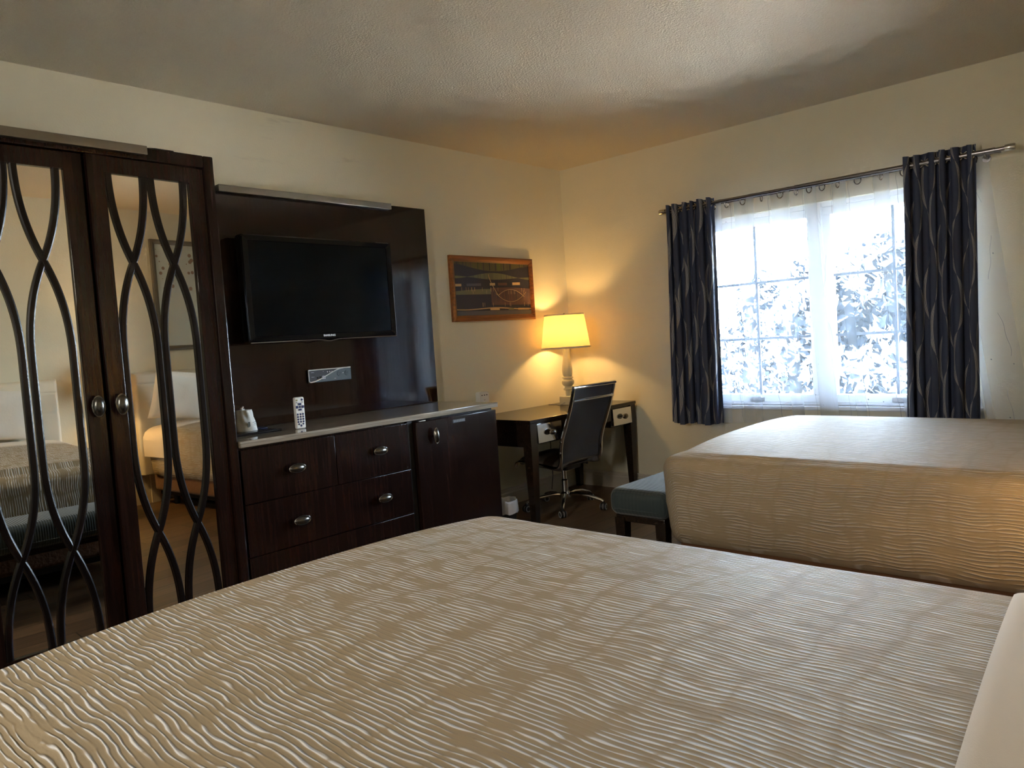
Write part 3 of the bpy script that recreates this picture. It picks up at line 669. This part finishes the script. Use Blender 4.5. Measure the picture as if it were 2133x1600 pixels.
# ------------------------------------------------------------------ desk
t = thing('writing_desk', 'dark wooden writing desk with mirrored drawer fronts and tapered legs', 'desk', (-.69, -.34, 0))
X0, X1, Y0, Y1 = -1.352, -.022, -.66, -.02; ax, ay = .69, .34
MB().rbox(X0+ax, X1+ax, Y0+ay, Y1+ay, .722, .746, .003).build('desk_top', M_deskw, t)
ap = MB().box(X0+.012+ax, X0+.030+ax, Y0+.02+ay, Y1-.02+ay, .555, .722).box(X1-.030+ax, X1-.012+ax, Y0+.02+ay, Y1-.02+ay, .555, .722).box(X0+.012+ax, X1-.012+ax, Y1-.03+ay, Y1-.012+ay, .555, .722)
ap.box(X0+.02+ax, X1-.02+ax, Y0+.010+ay, Y0+.030+ay, .715, .722).box(-1.0+ax, -.36+ax, Y0+.012+ay, Y0+.030+ay, .62, .722)
ap.box(-1.30+ax, -1.0+ax, Y0+.03+ay, Y1-.1+ay, .565, .715).box(-.37+ax, -.06+ax, Y0+.03+ay, Y1-.1+ay, .565, .715)
ap.build('apron', M_deskw, t)
for x0, x1 in ((-1.274, -1.008), (-.354, -.098)):
    dr = MB().rbox(x0-.012+ax, x1+.012+ax, Y0+.020+ay, Y0+.045+ay, .566, .716, .002).build('drawer', M_deskw, t)
    mf = MB(); tilt = .006     # the glass leans back a little at the top
    mf.add([(x, Y0-.0035+ay+(tilt if z > .6 else 0), z) for x, z in ((x0+ax, .578), (x1+ax, .578), (x1+ax, .708), (x0+ax, .708))]+[(x, Y0+.024+ay, z) for x, z in ((x0+ax, .578), (x1+ax, .578), (x1+ax, .708), (x0+ax, .708))], [(0, 1, 2, 3), (7, 6, 5, 4), (0, 4, 5, 1), (1, 5, 6, 2), (2, 6, 7, 3), (3, 7, 4, 0)])
    mf.build('mirror_front', M_silver, dr)
    oval_knob(dr, ((x0+x1)/2+ax, Y0-.002+ay, .643), .036, .021, False, 'knob')
for lx, ly, sx_, sy in ((X0+.006, Y0+.006, 1, 1), (X1-.006, Y0+.006, -1, 1), (X0+.006, Y1-.01, 1, -1), (X1-.006, Y1-.01, -1, -1)):
    wt_, wb = .075, .045; z0, z1 = 0, .722
    A = [(lx, ly), (lx+sx_*wt_, ly), (lx+sx_*wt_, ly+sy*wt_), (lx, ly+sy*wt_)]; B = [(lx+sx_*.012, ly+sy*.012), (lx+sx_*(.012+wb), ly+sy*.012), (lx+sx_*(.012+wb), ly+sy*(.012+wb)), (lx+sx_*.012, ly+sy*(.012+wb))]
    MB().add([(x+ax, y+ay, z0) for x, y in B]+[(x+ax, y+ay, .56) for x, y in A]+[(x+ax, y+ay, z1) for x, y in A], [(3, 2, 1, 0), (8, 9, 10, 11)]+[(i, (i+1) % 4, 4+(i+1) % 4, 4+i) for i in range(4)]+[(4+i, 4+(i+1) % 4, 8+(i+1) % 4, 8+i) for i in range(4)]).build('leg', M_deskw, t)

# ------------------------------------------------------------------ lamps
def table_lamp(name, label, x, y, z, watts, cord=True):
    t = thing(name, label, 'lamp', (x, y, z))
    MB().rbox(-.056, .056, -.056, .056, 0, .070, .003).build('base', M_cream, t, (0, 0, 0))
    cp = [(.0, .068), (.026, .068), (.026, .118), (.040, .122), (.044, .130), (.030, .137), (.028, .150), (.044, .162), (.052, .180), (.050, .198), (.036, .210), (.036, .216), (.046, .220), (.046, .228), (.034, .232), (.040, .250), (.043, .285), (.038, .330), (.029, .380), (.025, .425), (.027, .460), (.033, .485), (.030, .492), (.0, .494)]
    MB().lathe(cp, n=40, cap=False).build('column', M_cream, t)
    sh = MB(); z0, z1, rb_, rt = .470, .742, .202, .163
    sh.lathe([(rb_, z0), (rt, z1)], n=64, cap=False); s = sh.build('lamp_shade', M_shade, t)
    for r, zz in ((rb_, z0), (rt, z1)): tr = MB(); tr.lathe([(r+.0015, zz-.006 if zz == z0 else zz-.008), (r+.002, zz+.008 if zz == z0 else zz+.001), (r-.002, zz+.008 if zz == z0 else zz+.001), (r-.0025, zz-.006 if zz == z0 else zz-.008), (r+.0015, zz-.006 if zz == z0 else zz-.008)], n=64, cap=False); tr.build('shade_trim', M_cream, s)
    hp = MB().tube([(0, 0, .49), (0, 0, .53)], .012, 12).tube([(.0, .0, .53)]+[(.045*math.sin(q), 0, .53+.10*(1-math.cos(q))) for q in [k*PI/8 for k in range(1, 8)]]+[(0, 0, .735)], .0025, 6).tube([(0, 0, .735), (0, 0, .752)], [.004, .006], 10)
    for k in range(3):
        a = k*2*PI/3; hp.tube([(0, 0, .733), (rt*math.cos(a), rt*math.sin(a), .738)], .0022, 6)
    hp.build('harp', M_nickel, t)
    MB().lathe([(0, .552), (.012, .555), (.018, .575), (.028, .600), (.030, .615), (.022, .636), (0, .645)], n=20, cap=False).build('bulb', M_bulb, t)
    L = bpy.data.lights.new('bulb_light', 'POINT'); L.color = (1, .57, .18); L.energy = watts; L.shadow_soft_size = .035
    lo = bpy.data.objects.new('bulb_light', L); col().link(lo); lo.parent = t; lo.location = (0, 0, .605)
    s.visible_shadow = True
    return t
lt = table_lamp('table_lamp', 'lit cream table lamp with tapered shade on the desk by the corner', -.350, -.225, .7465, 10)
MB().tube([(-.056, .0, .02), (-.075, .01, .012), (-.085, .03, .004), (-.07, .06, .003), (-.04, .10, .003), (-.05, .18, .003)], .0025, 8).build('cord', M_grey, lt)

# ------------------------------------------------------------------ office chair
cx, cy = -.805, -.49
t = thing('office_chair', 'high-back navy mesh office chair with chrome frame and casters pushed under the desk', 'chair', (cx, cy, 0))
path = [(-.335, .985), (-.320, .93), (-.292, .84), (-.245, .72), (-.205, .62), (-.185, .54), (-.180, .47), (-.165, .425), (-.12, .405), (-.02, .415), (.10, .425), (.20, .435), (.245, .425), (.262, .395)]
def smooth_path(P, n=6):
    out = []
    for i in range(len(P)-1):
        p0, p1, p2, p3 = P[max(i-1, 0)], P[i], P[i+1], P[min(i+2, len(P)-1)]
        for k in range(n):
            u = k/n; out.append(tuple(.5*((2*b)+(-a+c)*u+(2*a-5*b+4*c-d)*u*u+(-a+3*b-3*c+d)*u**3) for a, b, c, d in zip(p0, p1, p2, p3)))
    return out+[tuple(P[-1])]
sp_ = smooth_path(path)
path = [(y, z-.045) for y, z in path]; sp_ = smooth_path(path)
hwid = .235
for s in (-1, 1):
    MB().tube([(s*(hwid+.012), y, z) for y, z in sp_], .011, 10, flat=1.6).build('side_rail', M_chrome, t)
bk = MB(); pts = [p for p in sp_ if p[1] > .375 and p[0] < -.13]; nb = len(pts)
bk.grid(lambda u, v: (-hwid+2*hwid*u, pts[min(int(v*(nb-1)+.5), nb-1)][0]+.012*math.sin(PI*u)+.006, pts[min(int(v*(nb-1)+.5), nb-1)][1]), 24, nb-1)
o = bk.build('backrest', M_mesh, t); md = o.modifiers.new('s', 'SOLIDIFY'); md.thickness = .008
st = MB(); seatp = [p for p in sp_ if p[1] < .40 and p[0] > -.16 and p[0] < .255]; ns = len(seatp)
def seatfn(u, v):
    y, z = seatp[min(int(v*(ns-1)+.5), ns-1)]; e = (1-abs(2*u-1)**6)*(1-abs(2*v-1)**8)
    return (-hwid+2*hwid*u, y, z+.010+.030*e)
st.grid(seatfn, 24, ns-1)
o = st.build('seat', M_seat, t); md = o.modifiers.new('s', 'SOLIDIFY'); md.thickness = .045; md.offset = -1
MB().tube([(-hwid-.022, -.338, .945), (hwid+.022, -.338, .945)], .013, 12).build('top_bar', M_chrome, t)
MB().tube([(-hwid-.006, -.322, .850), (-.12, -.334, .853), (.12, -.334, .853), (hwid+.006, -.322, .850)], .013, 10, flat=.8).build('cross_bar', M_chrome, t)
for s in (-1, 1):
    for y, z in ((-.198, .555), (-.183, .475)): MB().lathe([(0, 0), (.010, 0), (.010, .006), (.006, .010), (0, .010)], s*(hwid+.020), y, z, 12, mat=Matrix.Rotation(s*PI/2, 4, 'Y'), cap=False).build('bolt', M_chrome, t)
MB().rbox(-.09, .09, -.10, .10, .310, .352, .012).tube([(.07, -.02, .33), (.20, -.05, .325), (.23, -.055, .315)], .006, 8).build('tilt_mechanism', M_black, t)
MB().lathe([(0, .10), (.028, .10), (.028, .22), (.020, .23), (.020, .315), (0, .315)], n=24, cap=False).build('gas_lift', M_chrome, t)
MB().lathe([(0, .085), (.045, .09), (.048, .12), (.035, .135), (0, .135)], n=24, cap=False).build('hub', M_chrome, t)
for k, a in enumerate((214, 286, 358, 70, 142)):
    a = math.radians(a); d = Vector((math.cos(a), math.sin(a), 0)); p = Vector((-d.y, d.x, 0))
    MB().tube([d*.03+Vector((0, 0, .112)), d*.10+Vector((0, 0, .118)), d*.20+Vector((0, 0, .104)), d*.285+Vector((0, 0, .078)), d*.305+Vector((0, 0, .066))], [.020, .019, .016, .013, .011], 10, flat=.75).build('base_arm', M_chrome, t)
    cs = MB(); c0 = d*.305
    cs.tube([c0+Vector((0, 0, .070)), c0+Vector((0, 0, .045))], .009, 8)
    R3 = Matrix.Rotation(a, 4, 'Z') @ Matrix.Rotation(PI/2, 4, 'Y') if k % 2 else Matrix.Rotation(a+PI/2+.5, 4, 'Z') @ Matrix.Rotation(PI/2, 4, 'Y')
    for sg in (-1, 1):
        off = (R3 @ Vector((0, 0, 1)))*.013*sg
        cs.lathe([(0, -.009), (.022, -.009), (.0265, -.006), (.0265, .006), (.022, .009), (0, .009)], *(c0+off+Vector((0, 0, .0275))), 20, mat=R3, cap=False)
        cs.lathe([(.016, -.0105), (.024, -.0095), (.024, .0095), (.016, .0105), (.016, -.0105)], *(c0+off+Vector((0, 0, .0275))), 20, mi=1, mat=R3, cap=False)
    cs.build('caster', [M_black, M_tyre], t)

# things under and beside the desk
t = thing('waste_bin', 'small black waste bin with crumpled white liner between the dresser and the desk', 'bin', (-1.500, -.50, 0))
MB().lathe([(0, .002), (.075, .0), (.098, .19), (.094, .19), (.072, .008), (0, .008)], n=32, cap=False).build('bin_body', M_black, t)
def bagfn(u, v):
    a = 2*PI*u; z = [.125, .165, .200, .215, .207, .185, .12][min(int(v*6+.001), 6)]; r = [.101, .103, .100, .094, .086, .08, .075][min(int(v*6+.001), 6)]
    q = noise.noise(Vector((math.cos(a)*2.2, math.sin(a)*2.2, z*14)))+.5*noise.noise(Vector((math.cos(a)*7, math.sin(a)*7, z*40)))
    return ((r+.012*q)*math.cos(a), (r+.012*q)*math.sin(a), z+.012*q+.008*noise.noise(Vector((math.cos(a)*3, math.sin(a)*3, 0))))
o = MB().grid(bagfn, 60, 6).build('bin_liner', M_bag, t); o.modifiers.new('s', 'SUBSURF').render_levels = 1
t = thing('wall_outlet', 'wall outlet with a black plug low on the wall under the desk', 'outlet', (-.60, -.001, .33))
MB().rbox(-.036, .036, -.006, 0, -.057, .057, .002).build('outlet_plate', M_trim, t)
MB().rbox(-.016, .016, -.036, -.006, .006, .032, .004).build('plug', M_black, t)
tag(MB().tube([(-.60, -.037, .348), (-.61, -.05, .30), (-.70, -.06, .12), (-.78, -.10, .012), (-.66, -.14, .008), (-.50, -.10, .008), (-.42, -.06, .15), (-.42, -.055, .5)], .0032, 8).build('power_cord', M_black), 'thin black power cord looping on the floor behind the office chair', 'cord')

# ------------------------------------------------------------------ beds
def rrect(x0, x1, y0, y1, r_foot, r_head, n=10):
    """outline, counter-clockwise from the head right; returns (x,y,nx,ny)"""
    pts = []
    def arc(cx_, cy_, r, a0):
        for k in range(n+1):
            a = math.radians(a0+90*k/n); pts.append((cx_+r*math.cos(a), cy_+r*math.sin(a), math.cos(a), math.sin(a)))
    def seg(p, q, nx, ny, m=24):
        for k in range(1, m): pts.append((p[0]+(q[0]-p[0])*k/m, p[1]+(q[1]-p[1])*k/m, nx, ny))
    arc(x1-r_foot, y1-r_foot, r_foot, 0); seg((x1-r_foot, y1), (x0+r_foot, y1), 0, 1)
    arc(x0+r_foot, y1-r_foot, r_foot, 90); seg((x0, y1-r_foot), (x0, y0+r_head), -1, 0, 40)
    arc(x0+r_head, y0+r_head, r_head, 180); seg((x0+r_head, y0), (x1-r_head, y0), 0, -1)
    arc(x1-r_head, y0+r_head, r_head, 270); seg((x1, y0+r_head), (x1, y1-r_foot), 1, 0, 40)
    return pts
def coverlet(x0, x1, y0, y1, zt, zb, parent, mat, seed, dome=.035, domex=0.0):
    P = rrect(x0, x1, y0, y1, .095, .085, 6); N = len(P); mb = MB(); vs = []; uvs = []
    re = .075; xc, yc = (x0+x1)/2, (y0+y1)/2; rings = []
    def ripple(x, y, z): return noise.noise(Vector((x*3.1+seed, y*3.1, z*5)))
    prof = []          # (inset from outline, z)
    H_ = zt-zb
    for k in range(12):
        z = zb+(H_-re)*k/11; prof.append((.018*math.cos(PI*min(k/11, 1)*.9)-.004 if k < 6 else -.006, z))
    prof[0] = (.045, zb-.004); prof[1] = (.022, zb+.02)
    for k in range(1, 11):
        a = PI/2*k/10; prof.append((-.006+re*(1-math.cos(a)), zt-re+re*math.sin(a)))
    for d, z in prof:
        for x, y, nx, ny in P:
            q = ripple(x, y, z); dd = d-.010*q; hang = max(zt-z, 0)
            vs.append((x-nx*dd, y-ny*dd, z)); uvs.append((x-nx*dd+nx*hang, y-ny*dd+ny*hang))
    base = len(prof); last = prof[-1][0]; K = 40
    for k in range(1, K+1):
        u = k/K
        for x, y, nx, ny in P:
            ex, ey = x-nx*last, y-ny*last
            px, py = ex+(xc-ex)*u*.985, ey+(yc-ey)*u*.985
            bx = 1-abs((px-xc)/((x1-x0)/2))**2.4; by = min(1, max(0, (y1-py)/.45)); by = 1-(1-by)**2
            z = zt + dome*max(bx, 0)*(.80+.20*by) + domex*max(0, (px-x0)/(x1-x0))*max(0, min(1, (px-x0)/.3)) *max(0, min(1, (x1-px)/.12))+ .006*noise.noise(Vector((px*2.3+seed, py*2.3, 1)))*u
            vs.append((px, py, z)); uvs.append((px, py))
    R_ = base+K
    fs = [(i*N+k, i*N+(k+1) % N, (i+1)*N+(k+1) % N, (i+1)*N+k) for i in range(R_-1) for k in range(N)]
    fs.append(tuple((R_-1)*N+k for k in range(N)))
    mb.add(vs, fs, 0, True, uvs)
    o = mb.build('coverlet', mat, parent)
    return o
def cushion(w_, h_, d_, seed=0, nu=28, nv=28, pinch=.10, mat=None):
    """pillow lying in the xz plane, thickness along y"""
    mb = MB()
    for s in (1, -1):
        def fn(u, v, s=s):
            a, b = 2*u-1, 2*v-1
            px = a*(1-pinch*(1-a*a)*0-.06*(1-abs(b))*abs(a)**3*0)*w_/2*(1-.05*(1-b*b)); pz = b*h_/2*(1-.05*(1-a*a))
            th = d_/2*((1-a**4)*(1-b**4))**.55
            th += .012*noise.noise(Vector((a*2.2+seed, b*2.2, s)))*(1-a*a)*(1-b*b)
            return (px, s*th, pz)
        mb.grid(fn, nu, nv)
    return mb
def headboard(parent, x0, x1, y0, zt):
    """tufted panel facing +y"""
    cols, rows = 4, 2; zb = .28; yb = y0; tuft = []
    for i in range(cols):
        for j in range(rows): tuft.append((x0+(x1-x0)*(i+.5)/cols*1.0, zt-.28-j*.34))
    def fn(u, v):
        x, z = x0+(x1-x0)*u, zb+(zt-zb)*v
        e = min(min(u, 1-u)*(x1-x0)/.03, min(1-v, 1.0)*(zt-zb)/.03, 1.0); y = .06*math.sqrt(max(0, 1-(1-e)**2)) + .02
        for tx, tz in tuft:
            dx, dz = x-tx, z-tz; r = math.hypot(dx, dz); ang = math.atan2(dz, dx)
            y -= .040*math.exp(-(r/.045)**2)
            y -= .010*max(0, math.cos(ang*4))**24*math.exp(-r/.09)*min(1, r/.02)
        sx_ = (u*cols) % 1; y -= .006*math.exp(-((min(abs(z-tuft[0][1]), 9))/.006)**2)*0
        if z > zt-.11: y -= .007*math.exp(-(min(sx_, 1-sx_)/.012)**2)
        y -= .006*math.exp(-((z-(zt-.11))/.005)**2)
        return (x, yb+y, z)
    mb = MB().grid(fn, 150, 96); hb = mb.build('headboard', M_leather, parent)
    for tx, tz in tuft:
        bt = MB(); bt.lathe([(0, -.002), (.012, 0), (.010, .006), (0, .009)], tx, yb+.034, tz, 14, mat=Matrix.Rotation(-PI/2, 4, 'X'), cap=False)
        bt.build('tuft_button', M_leather, hb)
    MB().rbox(x0, x1, y0-.0, y0+.025, zb, zt, .008).rbox(x0+.1, x0+.18, y0, y0+.02, 0, zb, .002).rbox(x1-.18, x1-.1, y0, y0+.02, 0, zb, .002).build('headboard_back', M_leather, hb)
def bed(label, x0, x1, y1, zt, mat, seed, domex=0.0, zb=.30, fold=-3.765, skew=0.0):
    y0 = YB+.11
    t = thing('bed', label, 'bed', (0, 0, 0))
    headboard(t, x0-.02, x1+.02, YB+.003, 1.23)
    MB().rbox(x0+.055, x1-.055, y0+.02, y1-.06, .13, .315, .03, 4).build('box_spring', M_box, t)
    MB().rbox(x0+.07, x1-.07, y0+.02, y1-.09, .30, zt-.06, .05, 4).build('mattress', M_sheet, t)
    fr = MB().rbox(x0+.10, x1-.10, y0+.04, y1-.10, .09, .135, .004)
    fr.build('bed_base', M_black, t)
    for lx in (x0+.16, x1-.16):
        for ly in (y0+.2, y1-.3): MB().lathe([(0, 0), (.022, 0), (.028, .09), (0, .09)], lx, ly, 0, 14, cap=False).build('leg', M_black, t)
    cv = coverlet(x0, x1, y0+.03, y1, zt, zb, t, mat, seed, .046, domex)
    # folded-back sheet over the head end: a slab following the coverlet's dome and sides
    mb = MB(); th = .007; N = 60; NV = 14
    def top(u, v, off):
        # u runs across incl. drapes, v from the fold (0) to the head (1)
        hang = .20; Wd = (x1-x0); L = Wd+2*hang; s = u*L-hang; yf = fold-skew*(1-u); y = yf+(y0+.04-yf)*v
        re = .075; xc = (x0+x1)/2
        def zz(px):
            bx = 1-abs((px-xc)/(Wd/2))**2.4; return zt+.046*max(bx, 0)+domex*max(0, (px-x0)/Wd)*max(0, min(1, (px-x0)/.3))*max(0, min(1, (x1-px)/.12))
        o_ = off + .002*noise.noise(Vector((s*5, y*5, seed)))
        ro = re+o_+.01
        if s < .06: k = min((.06-s)/.10, 1); a = k*PI/2; rest = max(.06-s-.10, 0); px = x0+re-.006-ro*math.sin(a); pz = zt-re-.006+ro*math.cos(a)+.0*a-rest
        elif s > Wd-.06: q = s-(Wd-.06); k = min(q/.10, 1); a = k*PI/2; rest = max(q-.10, 0); px = x1-re+.006+ro*math.sin(a); pz = zt-re-.006+ro*math.cos(a)-rest
        else: px = x0+re-.006+(s-.06)/(Wd-.12)*(Wd-2*re+.012); pz = zz(px)+o_+.004
        return (px, y, pz)
    mb.grid(lambda u, v: top(u, v, th*min(1, math.sqrt(v/.06)) if v < .06 else th), N, NV*4)
    mb.grid(lambda u, v: top(u, v*.002, th*v*.3-.004), N, 2)
    mb.build('turned_down_sheet', M_sheet, t)
    return t
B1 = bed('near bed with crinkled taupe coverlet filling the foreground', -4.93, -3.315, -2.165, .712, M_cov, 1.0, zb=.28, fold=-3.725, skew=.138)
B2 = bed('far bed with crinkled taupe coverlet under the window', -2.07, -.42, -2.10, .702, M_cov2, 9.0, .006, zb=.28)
def pillow(label, loc, rx, ry, rz, w_, h_, d_, seed, grp=None):
    o = cushion(w_, h_, d_, seed).build('pillow', M_pillow); o.location = loc; o.rotation_euler = (rx, ry, rz); return tag(o, label, 'pillow', grp)
yp = YB+.22
pillow('white pillow leaning on the near headboard, mirrored in the left wardrobe door', (-3.78, yp-.02, .98), math.radians(-16), math.radians(5), 0, .56, .42, .13, 1)
pillow('white square pillow at the left of the far headboard', (-1.84, yp+.17, 1.0), math.radians(-16), math.radians(8), math.radians(6), .50, .46, .17, 3)
pillow('white square pillow at the right of the far headboard', (-1.20, yp+.19, 1.01), math.radians(-18), math.radians(14), math.radians(-4), .52, .48, .18, 4)

# benches at the foot of each bed
def bench(label, x0, x1, y0, y1):
    t = thing('bench', label, 'bench', ((x0+x1)/2, (y0+y1)/2, 0)); a, b = (x1-x0)/2, (y1-y0)/2
    bm = MB(); bm.rbox(-a, a, -b, b, .352, .498, .050, 6); o = bm.build('cushion', M_bench, t)
    MB().tube([(x, y, .392) for x, y in [(-a-.002, -b+.05), (-a-.002, b-.05), (-a+.05, b+.002), (a-.05, b+.002), (a+.002, b-.05), (a+.002, -b+.05), (a-.05, -b-.002), (-a+.05, -b-.002)]], .003, 6, closed=True).build('piping', M_bench, t)
    MB().rbox(-a+.03, a-.03, -b+.03, b-.03, .32, .355, .004).build('rail', M_deskw, t)
    for sx_ in (-1, 1):
        for sy in (-1, 1):
            X, Y = sx_*(a-.055), sy*(b-.055); A = .030; B = .022
            MB().add([(X+i*B, Y+j*B, 0) for i, j in ((-1, -1), (1, -1), (1, 1), (-1, 1))]+[(X+i*A, Y+j*A, .34) for i, j in ((-1, -1), (1, -1), (1, 1), (-1, 1))], [(3, 2, 1, 0), (4, 5, 6, 7), (0, 1, 5, 4), (1, 2, 6, 5), (2, 3, 7, 6), (3, 0, 4, 7)]).build('leg', M_deskw, t)
bench('slate upholstered bench with dark legs at the foot of the far bed', -1.99, -.62, -2.085, -1.73)
bench('slate upholstered bench at the foot of the near bed, seen only in the wardrobe mirror', -4.80, -3.45, -2.13, -1.76)

# nightstand between the beds with its lamp
t = thing('nightstand', 'dark wooden nightstand between the two beds', 'nightstand', (-2.68, YB+.24, 0))
MB().rbox(-.24, .24, -.20, .20, .10, .58, .004).rbox(-.26, .26, -.215, .215, .58, .605, .004).build('body', M_deskw, t)
for z in (.36, .13):
    f = MB().rbox(-.225, .225, .20, .215, z, z+.20, .003).build('drawer', M_deskw, t)
    k_ = oval_knob(f, (0, .215, z+.10), .036, .021, False, 'knob'); k_.rotation_euler = (0, 0, PI)
for a in (-1, 1):
    for b in (-1, 1): MB().rbox(a*.21-.02, a*.21+.02, b*.17-.02, b*.17+.02, 0, .10, .003).build('leg', M_deskw, t)
table_lamp('table_lamp', 'lit cream table lamp on the nightstand between the beds', -2.66, YB+.25, .606, 17)

# pale canvas on the headboard wall (seen in the mirror)
t = thing('framed_canvas', 'tall pale floral canvas in a grey frame over the far bed', 'picture', (-1.45, YB+.001, 1.95)); a, b = .34, .53
vs = []
for sx_, sz in ((-1, -1), (1, -1), (1, 1), (-1, 1)):
    for d, y in ((0, 0), (0, .03), (.02, .034), (.045, .02), (.045, 0)): vs.append((sx_*(a-d), y, sz*(b-d)))
MB().add(vs, [(i*5+k, ((i+1) % 4)*5+k, ((i+1) % 4)*5+(k+1) % 5, i*5+(k+1) % 5) for i in range(4) for k in range(5)]).build('frame', plain('grey_frame', srgb(110, 104, 92), .4), t)
def canvas_mat():
    m = NM('pale_floral_canvas'); v = m.mapped((1, 1, 1)); vo = m.n('ShaderNodeTexVoronoi', {'Vector': v, 'Scale': 16.0})
    sp = m.n('ShaderNodeSeparateXYZ', {0: v}); up = m.math('GREATER_THAN', sp.outputs[2], .05)
    f = m.math('MULTIPLY', m.math('LESS_THAN', vo.outputs['Distance'], .30), up)
    mx = m.n('ShaderNodeMix', data_type='RGBA'); m.put(mx.inputs[0], f); mx.inputs[6].default_value = srgb(200, 205, 196); mx.inputs[7].default_value = srgb(150, 124, 104)
    m.set(Base_Color=mx.outputs[2], Roughness=.5); return m.m
MB().box(-a+.04, a-.04, .004, .016, -b+.04, b-.04).build('canvas', canvas_mat(), t)
